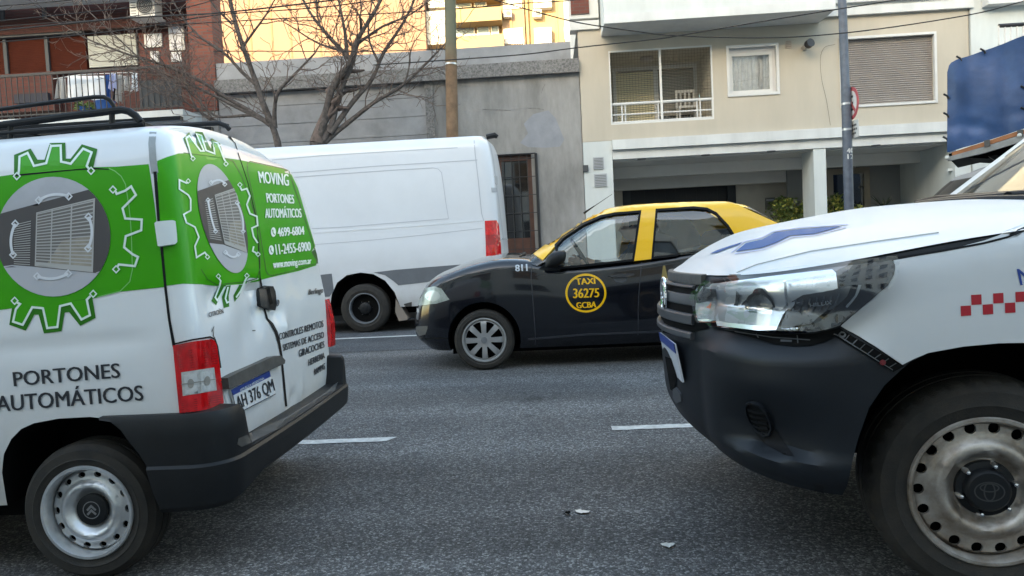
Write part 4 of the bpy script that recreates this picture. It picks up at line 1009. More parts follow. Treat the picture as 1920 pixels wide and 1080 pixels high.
# ================================================================== VEHICLES
def wheel(parent, c, Rt, wd, rim_r, disc, holes, m_rim, cap, steer=0., spokes=None, m_cap=None, nuts=None, lugs=0., m_disc=None, face=1, emblem=None, lip=.006):
    """c = centre on the outer face; disc = table (r, depth); holes = loops in the wheel plane; face=1 looks towards -Y"""
    rot = Matrix.Rotation(steer, 3, 'Z')
    def T(p): return Vector(c) + rot @ Vector((p[0], p[2] * face, p[1]))
    rd = random.Random(3)
    wob = (lambda j, k: (lugs if (j in (5, 8) and (k // 1) % 2) else 0)) if lugs else None
    hub = MB(); v, f = lathe([(0.001, .075), (rim_r * .93, .075)], 48); hub.add([T(p) for p in v], f)
    v, f = lathe([(rim_r * .93, .075), (rim_r * .93, wd)], 48); hub.add([T(p) for p in v], f)
    wh_ = hub.mk('wheel', M['black'], parent)
    prof = [(rim_r - .004, .02), (rim_r + .004, .004), (rim_r + .016, .0), (rim_r + (Rt - rim_r) * .3, -.004), (rim_r + (Rt - rim_r) * .34, -.0065), (rim_r + (Rt - rim_r) * .38, -.004), (Rt - (Rt - rim_r) * .3, -.002), (Rt - .022, .008), (Rt - .007, .022), (Rt, .045), (Rt, wd * .36), (Rt - .007, wd * .37), (Rt - .007, wd * .41), (Rt, wd * .42), (Rt, wd * .6), (Rt - .007, wd * .61), (Rt - .007, wd * .65), (Rt, wd * .66), (Rt, wd - .04), (Rt - .03, wd - .005), (rim_r, wd)]
    wob2 = (lambda j, k: (-lugs if (j in (8, 9) and k % 3 == 0) else 0)) if lugs else None
    v, f = lathe(prof, 120, wob2); mk('tyre', [T(p) for p in v], f, M['rubber'], wh_, ang=28)
    # rim: lip and barrel
    r0 = disc[-1][0]
    v, f = lathe([(rim_r - .004, .02), (rim_r + .005, .001), (rim_r + .001, -lip), (rim_r - .008, -lip), (rim_r - .013, .004), (rim_r - .017, .018), (r0, disc[-1][1])], 96)
    b = MB(); b.add([T(p) for p in v], f)
    circ = [(r0 * math.cos(2 * math.pi * k / 96), r0 * math.sin(2 * math.pi * k / 96)) for k in range(96)]
    vs, fs = cdt([circ] + holes, rim_r * .055)
    hv = {}
    b2 = [T((x, y, cr(disc, math.hypot(x, y))[0])) for x, y in vs]; b.add(b2, fs)
    # hole edges turned inwards
    for lp in holes:
        n = len(lp); o = [T((x, y, cr(disc, math.hypot(x, y))[0])) for x, y in lp]; i_ = [T((x, y, cr(disc, math.hypot(x, y))[0] + .012)) for x, y in lp]
        b.add(o + i_, [(k, (k + 1) % n, n + (k + 1) % n, n + k) for k in range(n)])
    rim = b.mk('rim', m_rim, wh_, ang=40)
    if cap:
        v, f = lathe(cap, 40); b = MB(); b.add([T(p) for p in v], f); n = 40; k = len(cap) - 1
        b.f.append(tuple(k * n + i for i in range(n))); hc = b.mk('hub_cap', m_cap or M['plastic'], wh_, ang=40)
        if emblem:
            eb = MB()
            for pl, w_ in emblem[1]:
                lp = stroke(pl, w_, pl[0] == pl[-1])
                if pl[0] == pl[-1]: lp = stroke(pl[:-1], w_, True)
                vv, ff = cdt(lp, .02); eb.add([T((x, y, emblem[0])) for x, y in vv], ff)
            eb.mk('emblem', emblem[2], hc, smooth=False)
    if nuts:
        for k in range(nuts[0]):
            a = 2 * math.pi * (k + nuts[3]) / nuts[0]; x, y = nuts[1] * math.cos(a), nuts[1] * math.sin(a)
            b = MB(); v, f = lathe([(nuts[4], nuts[2] + .014), (nuts[4], nuts[2] - .012), (nuts[4] * .55, nuts[2] - .024), (.0005, nuts[2] - .026)], 10); b.add([T((p[0] + x, p[1] + y, p[2])) for p in v], f); b.mk('wheel_nut', M['chrome'], wh_)
    return wh_
def circ_loops(n, r, rx, ry=None, ph=0., k=14):
    out = []
    for i in range(n):
        a = 2 * math.pi * (i + ph) / n; L = []
        for q in range(k):
            t = 2 * math.pi * q / k; u, v = rx * math.cos(t), (ry or rx) * math.sin(t); L.append((math.cos(a) * (r + u) - math.sin(a) * v, math.sin(a) * (r + u) + math.cos(a) * v))
        out.append(L)
    return out

# ---------------------------------------------------------------- white and green delivery van
BX, BZ = -1.717, .253
van = thing('delivery_van', 'dented white delivery van with green gear wrap and black roof rack, seen from behind', 'van', (-2.6, 3.475, 0))
TL = lambda x: .03 * (min(x, -1.0) + 1.3)
pd = [onX(*p, -1.27) for p in ((405, 556), (478, 545), (470, 590), (512, 588), (520, 612), (540, 745), (552, 735), (455, 620))]
dents = [(pd[0].y, pd[0].z, .07, .05, .026), (pd[1].y, pd[1].z, .09, .028, .048), (pd[2].y + .04, pd[2].z, .05, .07, .034), (pd[3].y, pd[3].z, .06, .045, .04), (pd[4].y + .02, pd[4].z, .03, .06, -.018), (pd[5].y, pd[5].z, .04, .03, .018), (pd[6].y + .03, pd[6].z, .03, .05, -.01), (pd[7].y, pd[7].z, .1, .12, .016)]
gr = [(onY(150, 645, 2.66).z, .028, -.007), (onY(150, 283, 2.74).z, .03, -.007), (onY(150, 262, 2.76).z, .012, .004)]
def bdisp(p, t):
    if p.x > -1.36 and 2.72 < p.y < 4.2:
        for y, z, a, b_, d in dents:
            p.x -= d * math.exp(-((p.y - y) / a) ** 2 - ((p.z - z) / b_) ** 2)
        p.x += .004 * noise.noise((p.y * 6, p.z * 7, 1.3)) * math.exp(-((p.z - .95) / .25) ** 2)
    if p.y < 2.95 and p.x < -1.36:
        fx = 1 / (1 + math.exp((p.x + 1.45) / .02))
        for z, s, d in gr: p.y += -d * fx * math.exp(-((p.z - TL(p.x) - z + TL(-1.72)) / s) ** 2)
    return p
LV = [(0, .06, .10, -.03), (.147, .01, .02, 0), (.404, 0, 0, 0), (.55, .012, .1, -.02), (.735, .035, .75, -.045), (.88, .068, 1.35, -.078), (.94, .10, 1.6, -.105), (.978, .15, 1.75, -.14), (1, .21, 1.9, -.19)]
bv, bf = hull(-5.2, -1.245, 3.475, .825, (.3, .4, .1), (.075, .085, .02), LV, lambda x: .30 + TL(x), lambda x: 1.66 + TL(x), lambda x: .07, nlev=56, nside=90, ncap=14, disp=bdisp, nf=26)
bs_ = Surf(bv, bf)
body = mk('body', bv, bf, M['white'], van, ang=50)
arch_px = [(308, 945), (298, 916), (284, 868), (270, 846), (250, 822), (236, 803), (217, 788), (168, 782), (110, 785), (62, 794), (38, 805), (19, 824), (4, 852), (-5, 890), (-8, 945), (-8, 1100), (308, 1100)]
ap_ = [onY(x, y, 2.65) for x, y in arch_px]
arch = prism_xz([(p.x, p.z) for p in ap_], 2.4, 3.02)
arch2 = prism_xz([(p.x, p.z) for p in ap_], 3.95, 4.6)
arch3 = prism_xz([(p.x - 2.69, p.z - .08) for p in ap_], 2.4, 3.02)
cut(body, [(*arch, M['black']), (*arch2, M['black']), (*arch3, M['black'])])
MB().box(-4.7, -1.75, 2.92, 4.03, .17, .34).mk('underbody_filler', M['black'], van, smooth=False)  # black box added under the van to deepen the shade below it
# bumper wrapped round the tail
def bumper_path(hw, xr, x_front, rx, ry):
    P = []; n = 14
    for i in range(10): P.append((x_front + (xr - rx - x_front) * i / 10, 3.475 - hw))
    for i in range(n + 1):
        a = math.pi / 2 * i / n; P.append((xr - rx + rx * math.sin(a) ** .85, 3.475 - hw + ry - ry * math.cos(a) ** .85))
    m = 60; y0 = 3.475 - hw + ry
    for i in range(1, m): P.append((xr + .012 * math.sin(math.pi * i / m), y0 + (2 * hw - 2 * ry) * i / m))
    return P + [(x, 6.95 - y) for x, y in P[24::-1]]
BP = bumper_path(.86, -1.165, -1.62, .16, .17)
def btop(y):
    a, b_ = .605, .435
    if y < 3.3: t = min(1, max(0, (y - 2.80) / .05)); lo = a
    else: t = min(1, max(0, (4.20 - y) / .06)); lo = a - .02
    t = t * t * (3 - 2 * t); return lo + (b_ - lo) * t
V = []; F = []; rows = 12
n = len(BP)
for i, (x, y) in enumerate(BP):
    a = BP[max(i - 1, 0)]; b_ = BP[min(i + 1, n - 1)]; nx, ny = (b_[1] - a[1]), -(b_[0] - a[0]); L = math.hypot(nx, ny); nx, ny = nx / L, ny / L
    zt_ = btop(y); z0 = .262 + .03 * (x + 1.2) + .04 * min(1, max(0, (y - 2.72) / .25))
    for o, zz in ((-.10, z0 + .005), (-.02, z0), (0, z0 + .02), (.008, z0 + .08), (.010, .40), (.010, .418), (.0, .428), (.0, .435), (-.001, .435 + (zt_ - .435) * .55 + .0005), (-.004, .435 + (zt_ - .435) * .88 + .001), (-.016, zt_ + .0015), (-.12, zt_ + .006)):
        V.append((x + nx * o, y + ny * o, zz))
for i in range(n - 1):
    for j in range(rows - 1): F.append((i * rows + j, i * rows + j + 1, (i + 1) * rows + j + 1, (i + 1) * rows + j))
bump = mk('bumper', V, F, M['plastic'], van, ang=40)
bump_s = Surf(V, F)
md = bump.modifiers.new('s', 'SOLIDIFY'); md.thickness = .006; md.offset = -1
bpy.context.view_layer.update(); bump.data = bpy.data.meshes.new_from_object(bump.evaluated_get(bpy.context.evaluated_depsgraph_get())); bump.modifiers.clear()
cut(bump, [(*arch, M['plastic']), (*arch2, M['plastic'])])
# worn top of the bumper
decal('worn_step', bump_s, [(446, 822), (480, 808), (540, 781), (590, 750), (610, 737), (626, 722), (634, 716), (628, 732), (600, 758), (540, 795), (480, 826), (452, 838), (444, 833)], M['worn'], bump, .002, 0, 10)
# vinyl wrap
wrap = decal('green_wrap', bs_, [(-420, 385), (-200, 352), (0, 331), (41, 325), (159, 314), (216, 313), (279, 308), (284, 340), (291, 390), (297, 440), (304, 490), (310, 538), (226, 547), (183, 558), (134, 567), (41, 576), (0, 581), (-200, 606), (-420, 640)], M['green'], van, .0015, 0, 16)
wrap2 = decal('green_wrap', bs_, [(295, 302), (312, 295), (334, 288), (359, 288), (419, 296), (448, 300), (500, 311), (542, 319), (558, 352), (578, 420), (601, 495), (560, 508), (520, 517), (491, 524), (485, 527), (450, 533), (406, 536), (375, 533), (343, 532), (311, 536), (305, 490), (299, 440), (296, 380)], M['green'], van, .0015, 0, 9)
# side gear graphics
g3 = MB(); WRP = wrap
def piece(name, m, par, off, poly, step=12): return decal(name, bs_, poly, m, par, off, 0, step, smooth=False)
piece('gear_print', M['green2'], WRP, .002, [(27, 329), (27, 291), (58, 279), (71, 300), (84, 300), (94, 269), (123, 268), (124, 298), (133, 298), (154, 271), (183, 280), (175, 317)], 12)
piece('gear_print', M['green2'], WRP, .002, [(23, 578), (18, 609), (49, 620), (65, 590), (73, 590), (83, 625), (116, 621), (122, 586), (130, 585), (151, 611), (180, 596), (174, 559)], 12)
piece('gear_print', M['green'], WRP, .003, [(37, 327), (38, 295), (53, 288), (65, 312), (88, 307), (97, 275), (115, 274), (116, 304), (134, 308), (157, 280), (173, 287), (164, 316)], 12)
piece('gear_print', M['green'], WRP, .003, [(37, 572), (31, 580), (26, 603), (44, 609), (62, 576), (82, 578), (90, 615), (109, 613), (114, 574), (134, 569), (154, 599), (170, 591), (164, 562)], 12)
def sq(x, y, r=5.2, w_=2.6, aff=((1, 0), (0, 1))):
    P = [(x + aff[0][0] * a * r + aff[1][0] * b_ * r, y + aff[0][1] * a * r + aff[1][1] * b_ * r) for a, b_ in ((0, -1.25), (1.2, 0), (0, 1.25), (-1.2, 0))]
    return stroke(P, w_, True)
def lines(surf, mb, off, pls, w_, sqs=(), r=5.2, sw=2.4):
    for pl in pls: decal('', surf, stroke(pl, w_), None, None, off, 0, 12, into=mb)
    for s in sqs: decal('', surf, sq(*s, r, sw), None, None, off, 0, 12, into=mb)
lines(bs_, g3, .0042, [[(36, 327), (37, 320), (38, 295), (53, 288), (65, 312), (88, 307), (97, 275), (115, 274), (116, 304), (134, 308), (157, 280), (173, 287), (164, 312), (168, 317)],
    [(218, 359), (220, 364), (236, 358), (247, 350), (256, 366), (241, 381), (231, 391), (236, 410), (267, 412), (266, 432), (248, 439), (237, 443), (234, 464), (250, 477), (260, 482), (254, 499), (224, 496), (221, 501)],
    [(33, 567), (39, 570), (31, 580), (26, 603), (44, 609), (62, 576), (82, 578), (90, 615), (109, 613), (114, 574), (134, 569), (154, 599), (170, 591), (164, 562), (171, 555)]], 4.2,
    [(33, 331), (172, 321), (213, 356), (219, 505), (29, 564), (176, 551)])
g3.mk('gear_outline', M['vwhite'], wrap, smooth=False)
# printed gate picture on the side window
PG = dict(ceil=mat('print_pale_grey', (.44, .44, .47), .35, var=.2, vscale=5), floor=mat('print_floor_grey', (.42, .42, .45), .35), dark=mat('print_dark', (.055, .048, .05), .35), mid=mat('print_brown_grey', (.14, .125, .12), .35), beige=mat('print_beige', (.36, .31, .25), .35, var=.5, vscale=10), slat=mat('print_slat', (.40, .385, .37), .35))
def clip_poly(poly, conv):
    """Sutherland-Hodgman: poly clipped to a convex loop"""
    out = list(poly); A = sum(conv[i][0] * conv[(i + 1) % len(conv)][1] - conv[(i + 1) % len(conv)][0] * conv[i][1] for i in range(len(conv))); s_ = 1 if A > 0 else -1
    for i in range(len(conv)):
        a = conv[i]; b_ = conv[(i + 1) % len(conv)]; inp = out; out = []
        side = lambda p: s_ * ((b_[0] - a[0]) * (p[1] - a[1]) - (b_[1] - a[1]) * (p[0] - a[0]))
        for k in range(len(inp)):
            p, q = inp[k], inp[(k + 1) % len(inp)]; sp_, sq_ = side(p), side(q)
            if sp_ >= 0: out.append(p)
            if sp_ * sq_ < 0: t = sp_ / (sp_ - sq_); out.append((p[0] + (q[0] - p[0]) * t, p[1] + (q[1] - p[1]) * t))
        if not out: return []
    return out
def gate_picture(conv, top, floor_, darkp, leftp, frame, bars, nslat, par, off):
    """frame: TL TR BR BL of the bright gate; leftp the same for the small side gate"""
    disc = decal('gate_picture', bs_, conv, PG['ceil'], par, off, 0, 10)
    def lay(poly, m, o, name, step=10):
        c = clip_poly(poly, conv)
        if len(c) > 2: return decal(name, bs_, c, m, disc, off + o, 0, step)
    lay(darkp, PG['dark'], .0008, 'picture_wall'); lay(floor_, PG['floor'], .0008, 'picture_floor')
    lay(frame, PG['mid'], .0014, 'picture_opening')
    Q = lambda u, v, fr: quad(fr, u, 1 - v)
    lay([Q(.45, .55, frame), Q(.97, .5, frame), Q(.97, .93, frame), Q(.2, .95, frame)], PG['beige'], .0018, 'picture_opening')
    mb = MB()
    def strip(poly):
        c = clip_poly(poly, conv)
        if len(c) > 2: decal('', bs_, c, None, None, off + .0024, 0, 30, into=mb)
    for k in range(nslat):
        v = (k + .5) / nslat
        strip([Q(0, v, frame), Q(1, v, frame), Q(1, v + .34 / nslat, frame), Q(0, v + .34 / nslat, frame)])
        strip([Q(0, v, leftp), Q(1, v, leftp), Q(1, v + .32 / nslat, leftp), Q(0, v + .32 / nslat, leftp)])
    for u, w_ in bars: strip([Q(u, 0, frame), Q(u + w_, 0, frame), Q(u + w_, 1, frame), Q(u, 1, frame)])
    strip([Q(0, .93, frame), Q(1, .93, frame), Q(1, 1, frame), Q(0, 1, frame)]); strip([Q(0, 0, frame), Q(1, 0, frame), Q(1, .02, frame), Q(0, .02, frame)])
    mb.mk('picture_slats', PG['slat'], disc, smooth=False)
    return disc
cv = ell(101, 444, 107, 112, 48)
dsc = gate_picture(cv, None, [(-10, 502), (24, 497), (63, 500), (178, 512), (215, 500), (230, 600), (-20, 600)], [(-20, 408), (9, 399), (175, 354), (230, 338), (230, 520), (179, 512), (60, 500), (-20, 503)], [(27, 420), (60, 412), (58, 498), (28, 496)], [(70, 399), (180, 372), (176, 511), (67, 499)], [(0, .02), (.26, .02), (.59, .025), (.97, .03)], 19, wrap, .0032)
def arcs(surf, m, par, off, defs, w_, r, sw):
    for (x0, y0), (x1, y1), bx_, by_ in defs:
        mb = MB()
        pl = [((x0 * (1 - t) + x1 * t) + bx_ * 4 * t * (1 - t), (y0 * (1 - t) + y1 * t) + by_ * 4 * t * (1 - t)) for t in [k / 10 for k in range(11)]]
        decal('', surf, stroke(pl, w_), None, None, off, 0, 8, into=mb)
        decal('', surf, sq(x0, y0, r, sw), None, None, off, 0, 8, into=mb); decal('', surf, sq(x1, y1, r, sw), None, None, off, 0, 8, into=mb); mb.mk('picture_arc', m, par, smooth=False)
arcs(bs_, mat('white_print', (.62, .63, .66), .4), dsc, .0068, [((75, 376), (131, 369), 0, -7), ((168, 407), (167, 466), 7, 0), ((31, 420), (27, 478), -6, 0), ((72, 518), (130, 513), 0, 7)], 5, 5, 2.6)
# rear door graphics
g3 = MB(); WRP = wrap2
piece('gear_print', M['green2'], WRP, .002, [(343, 260), (354, 248), (371, 281), (365, 247), (379, 248), (395, 280), (396, 259), (412, 269), (419, 296), (380, 291), (355, 288)], 7)
for q in ([(410, 535), (395.5, 564.5), (404.5, 572.6), (420, 540), (424, 534)], [(424, 536), (415.6, 557), (418.5, 578), (429, 575), (428, 554), (432, 535)], [(448, 534), (437, 554), (439, 566), (447.4, 555.6), (456, 534)]): piece('gear_print', M['green2'], WRP, .002, q, 7)
piece('gear_print', M['green'], WRP, .003, [(355, 288), (348, 261), (354, 256), (375, 285), (382, 284), (366.5, 251.5), (376, 254.6), (384, 285), (401, 290), (398, 266), (407.5, 272), (416, 296)], 7)
lines(bs_, g3, .0042, [[(358, 295), (355.5, 288), (348, 261), (354, 256), (374.5, 284), (381, 284), (366.5, 251.5), (376, 254.6), (385, 283), (401, 289), (398, 266), (407.5, 270), (418.5, 299), (421, 303)],
    [(351, 342), (348, 344), (335, 338), (335, 355), (351, 366), (355.6, 374), (355.6, 395), (343, 402.6), (348, 418), (363.5, 426), (371, 445), (363.5, 462), (366.6, 483), (382, 473.5), (386, 479)],
    [(449, 352), (451.6, 357), (461, 354), (467, 368), (461, 384), (467, 401), (480, 406), (481.5, 423), (470.5, 428), (473.6, 443.6), (481.5, 456)], [(481, 476), (472, 471), (474, 462)],
    [(408, 521), (412, 527), (410, 536), (402, 558), (406, 564), (420, 538)], [(426, 538), (421, 560), (424, 568), (428, 566)], [(461, 520), (457, 528), (450, 545), (441, 558)]], 3.0,
    [(360, 298), (422, 308), (351, 340), (387, 482), (448, 347), (482, 477), (407.5, 518), (461, 517)], 3.4, 1.5)
g3.mk('gear_outline', M['vwhite'], wrap2, smooth=False)
cv = [(416 + 42 * math.cos(t) + 22 * math.sin(t), 410 + 6 * math.cos(t) + 102 * math.sin(t)) for t in [2 * math.pi * k / 48 for k in range(48)]]
dsc2 = gate_picture(cv, None, [(360, 452), (389, 456), (417, 459), (461, 475), (480, 500), (460, 540), (380, 540)], [(355, 365), (369, 358.5), (431, 336.5), (470, 322), (480, 480), (461, 474), (417, 459), (360, 452)], [(381, 376), (396, 370), (413, 452), (391, 448)], [(400, 366), (440.5, 352), (461, 474), (419, 458)], [(0, .03), (.3, .03), (.62, .03), (.95, .05)], 19, wrap2, .0032)
arcs(bs_, mat('white_print_rear', (.62, .63, .66), .4), dsc2, .0068, [((393, 343), (418.5, 346), 3, -6), ((442, 381), (453, 434), 4, 0), ((387, 376), (401, 434), -1, 3), ((420, 473.5), (444, 477), 1, 7)], 3.4, 3.2, 1.6)
# rear lettering
for s, q, bo in (('MOVING', [(482, 321), (539, 327), (540, 349), (486, 343)], .03), ('PORTONES', [(497, 362), (549, 365.5), (550, 382), (499.5, 380)], .03), ('AUTOMÁTICOS', [(495, 391), (562.7, 391), (564, 408), (496, 409)], .03), ('4699-6804', [(518, 427), (568, 424), (569, 440), (520, 444)], .03), ('11-2455-6900', [(514, 458), (580, 453), (581, 470), (516.7, 478)], .03), ('www.moving.com.ar', [(510, 488), (582, 482.5), (582, 494.5), (511, 503.5)], .03)):
    text('lettering', bs_, s, q, M['twhite'], wrap2, .0045, .5)
for cx, cy in ((511, 435.5), (507, 469)):
    ic = decal('phone_icon', bs_, ell(cx, cy, 4.8, 9, 20), M['twhite'], wrap2, .0045, 0, 5, smooth=False)
    decal('handset', bs_, stroke([(cx - 1.6, cy - 4.5), (cx - 1.4, cy), (cx, cy + 3), (cx + 1.8, cy + 4.5)], [2.2, 1.2, 1.2, 2.2]), M['green2'], ic, .0055, 0, 5, smooth=False)
for s, q in (('CONTROLES REMOTOS', [(522, 625.0), (605, 600.0), (605.5, 612.5), (522.5, 637.5)]), ('SISTEMAS DE ACCESO', [(529, 646.0), (606, 621.0), (606.5, 633.0), (530, 658.0)]), ('GIRACOCHES', [(559, 656.0), (607, 639.0), (607.5, 651.0), (560, 669.5)]), ('HERRERIA', [(577, 674.0), (607.5, 660.0), (608, 671.5), (577.5, 686.0)]), ('RAMPAS', [(588, 691.5), (608, 680.5), (608.3, 692.0), (588.5, 703.5)])):
    text('lettering', bs_, s, q, M['tblack'], van, .003, .25)
text('lettering', bs_, 'Berlingo', [(577, 543), (604, 538), (604.5, 549), (577, 553)], mat('badge_grey', (.1, .1, .1), .3, metal=.5), van, .004, .3, .2)
text('lettering', bs_, 'CITROËN', [(389, 587), (416, 579), (417.5, 588), (390, 595)], mat('badge_dark', (.06, .06, .065), .3), van, .004, .4)
text('lettering', bs_, 'PORTONES', [(25, 697), (224, 680), (226, 707.5), (28, 724)], M['tblack'], van, .003, .9)
text('lettering', bs_, 'AUTOMÁTICOS', [(-7, 742), (267, 721.5), (270, 750), (-5, 772)], M['tblack'], van, .003, .9)
# gaps and seams
gp = MB()
def gap(pl, w_): decal('panel_gap', bs_, stroke(pl, w_), M['gap'], van, .0022, 0, 12, smooth=False)
gap([(291, 322), (294, 360), (298, 415), (304, 467), (311, 543), (318, 600), (327, 650)], [6, 6, 5, 5, 5, 5, 6])
gap([(487, 522), (492, 545)], 3); gap([(494, 575), (500, 598), (509, 608), (517, 623), (523, 645), (527, 667), (531, 710), (536, 762)], [3, 4, 6, 6, 5, 4, 4, 4])
gap([(24, 330), (90, 323), (140, 318), (175, 316), (205, 318)], [3, 3.5, 3.5, 3.5, 1.5])  # dark line painted for the shadow along the side window's top seam
gap([(446, 288), (464, 343), (481, 415), (487, 522)], 1.6); gap([(426, 245), (440, 268), (446, 288)], 1.4)
sg = MB()
for pl, w_ in (([(288, 237), (285, 270), (287, 300), (291, 325)], 13),): decal('', bs_, stroke(pl, w_), None, None, .0019, 0, 10, into=sg)
sg.mk('door_channel', mat('channel_grey', (.26, .28, .28), .45), van, smooth=False)
sm = MB()
for pl in ([(205, 316), (216, 321), (228, 331), (236, 346), (242, 383), (245, 410), (247, 440), (248, 475), (249, 505), (244, 528), (226, 546), (183, 557)],): decal('', bs_, stroke(pl, 1.8), None, None, .0024, 0, 10, into=sm)
sm.mk('window_seam', mat('pale_green_seam', (.16, .48, .12), .35), wrap, smooth=False)
sm = MB()
for pl in ([(343, 287), (380, 291), (415, 295), (437, 303), (452, 330), (464, 362), (475, 396), (486, 459), (487, 503), (481, 522), (460, 528), (406, 534), (388, 524), (376, 505)], [(463, 311), (464, 305), (469, 303), (500, 310), (541, 319)], [(463, 311), (464, 325), (482, 409), (492, 470), (498, 508), (502, 515), (508, 517), (540, 510), (596, 493), (596, 487), (541, 321)]): decal('', bs_, stroke(pl, 1.5), None, None, .0024, 0, 10, into=sm)
sm.mk('window_seam', mat('dark_green_seam', (.012, .085, .008), .4), wrap2, smooth=False)
# lamps, plate, handle, latch
M['bulbm'] = mat('bright_reflector', (.78, .77, .75), .22, metal=.35, var=.25, vscale=90); M['bulbd'] = mat('bulb_grey', (.34, .32, .29), .25, metal=.3)
tl_ = decal('tail_light', bs_, [(327, 647), (360, 640), (390, 636), (397, 639), (401, 648), (408, 700), (414, 755), (410, 762), (375, 769), (339, 773), (333, 710)], M['red_lens'], van, .012, .02, 8)
decal('reflector', bs_, [(342, 697), (395, 689), (400, 732), (345, 741)], M['clear_lens'], tl_, .0135, 0, 8)
b = MB()
for k in range(8): y = 655 + k * 4.6; decal('', bs_, [(335 + k * .6, y + 4), (398 + k * .5, y - 7), (398.3 + k * .5, y - 5.5), (335.3 + k * .6, y + 5.5)], None, None, .0135, 0, 20, into=b)
b.mk('lens_rib', M['red_dark'], tl_, smooth=False); b = MB()
for k in range(6): y = 748 + k * 4; decal('', bs_, [(344, y + 2), (409, y - 8), (409, y - 6.6), (344, y + 3.4)], None, None, .0135, 0, 20, into=b)
b.mk('lens_rib', M['red_dark'], tl_, smooth=False)
for q in ([(346, 702), (366, 699), (368, 736), (349, 738)], [(371, 698), (391, 694), (396, 730), (373, 735)]): decal('bulb_reflector', bs_, q, M['bulbm'], tl_, .0150, 0, 6)
for cx, cy in ((357, 718), (382, 714)): decal('bulb', bs_, ell(cx, cy, 5, 9, 16), M['bulbd'], tl_, .0162, 0, 5)
decal('lens_divider', bs_, stroke([(343, 719), (397, 711)], 1.6), M['bulbd'], tl_, .0168, 0, 8)
MB().prism([Vector((-1.33, 0, .635)), Vector((-1.245, 0, .635)), Vector((-1.24, 0, .76)), Vector((-1.262, 0, .90)), Vector((-1.34, 0, .90))], (0, 4.225, 0), (0, 4.312, 0)).mk('tail_light', M['red_lens'], van, smooth=False)
decal('tail_light_rim', bs_, stroke([(326, 645), (360, 637), (392, 632), (401, 636), (406, 650), (412, 690)], 3), M['gap'], van, .004, 0, 10)
decal('plate_recess', bs_, [(416, 728), (523, 681), (527, 728), (514, 742), (440, 790), (430, 780)], M['white'], van, .002, 0, 10)
pl_ = decal('number_plate', bs_, [(427, 731), (499.5, 695), (512, 739), (439, 777)], mat('plate_white', (.66, .67, .68), .35), van, .012, .008, 12)
decal('plate_band', bs_, [(427, 731), (499.5, 695), (502.5, 706), (430, 742)], mat('plate_blue', (.015, .05, .25), .35), pl_, .013, 0, 12)
text('plate_number', bs_, 'AH 376 QM', [(435, 744), (504.5, 710), (510, 732), (440, 768)], M['tblack'], pl_, .014, .35)
text('plate_heading', bs_, 'REPUBLICA ARGENTINA', [(444, 730), (488, 707), (489, 711), (445, 734)], M['twhite'], pl_, .014, .0)
decal('plate_rim', bs_, stroke([(429, 737), (438.5, 776), (511.5, 738.5)], 1.4), M['tblack'], pl_, .0135, 0, 20)
decal('plate_lamp_bar', bs_, [(413, 709), (430, 700), (470, 683), (500, 669), (515, 667), (523, 676), (522, 682), (470, 705), (430, 724), (416, 730)], M['worn'], van, .03, .035, 10)
hd = decal('door_handle', bs_, [(480, 548), (485, 540), (495, 535), (504, 537), (508, 548), (510, 570), (508, 578), (500, 581), (488, 577), (482, 573)], M['plastic'], van, .022, .03, 8)
decal('handle_grip', bs_, [(492, 546), (498, 543), (502, 570), (497, 573)], M['black'], hd, .0235, 0, 8)
decal('door_lock', bs_, ell(518, 567, 3.4, 6.5, 16), M['chrome'], van, .008, .01, 5)
decal('door_latch', bs_, [(295, 420), (298, 417), (323, 415), (327, 417), (331, 455), (328, 459), (304, 463), (301, 462)], mat('latch_white', (.62, .66, .66), .4), van, .02, .03, 6)
decal('scratch', bs_, stroke([(396, 622), (400, 612), (399, 630), (402, 634)], 1.6), M['worn'], van, .0026, 0, 8)
decal('scratch', bs_, stroke([(472, 620), (478, 620)], 1.6), M['worn'], van, .0026, 0, 8)
# roof rack
rk = MB()
YA, YBk = 2.93, 4.02
rk.tube([onY(x, y, YA) for x, y in ((-420, 280), (-150, 250), (0, 235), (120, 219), (205, 209), (228, 206), (242, 209), (254, 217), (264, 229))], .0145, 10)
rack = rk.mk('roof_rack', M['plastic'], van)
rk = MB(); rk.tube([onY(x, y, YA) for x, y in ((-420, 250), (-150, 222), (0, 205), (120, 189), (178, 182), (195, 182), (206, 188), (213, 198), (216, 208))], .0085, 10)
rk.mk('upper_rail', M['plastic'], rack)
for x, y in ((210, 210), (20, 232), (-200, 252)): MB().tube([onY(x, y, YA), onY(x, y + 30, YA)], .011, 8).mk('post', M['plastic'], rack)
b = MB()
for px in (262, 160, 60, -60, -200, -360):
    p = onY(px, 236 + (262 - px) * .055, YA); b.box(p.x - .02, p.x + .02, YA, YBk, p.z - .012, p.z + .012)
p0, p1 = onY(270, 231, YA), onY(-420, 281, YA)
b.box(p1.x, p0.x, YA + .3, YA + .33, 1.742, 1.76); b.box(p1.x, p0.x, YA + .6, YA + .63, 1.742, 1.76)
b.mk('crossbar', M['plastic'], rack, smooth=False)
b = MB(); b.tube([p0, p1], .012, 8); b.mk('side_rail', M['plastic'], rack); b = MB(); b.tube([onY(430, 243, YBk), onY(424, 236, YBk), onY(410, 231, YBk), onY(385, 232, YBk), onY(200, 244, YBk), onY(-200, 270, YBk)], .013, 8); b.mk('side_rail', M['plastic'], rack)
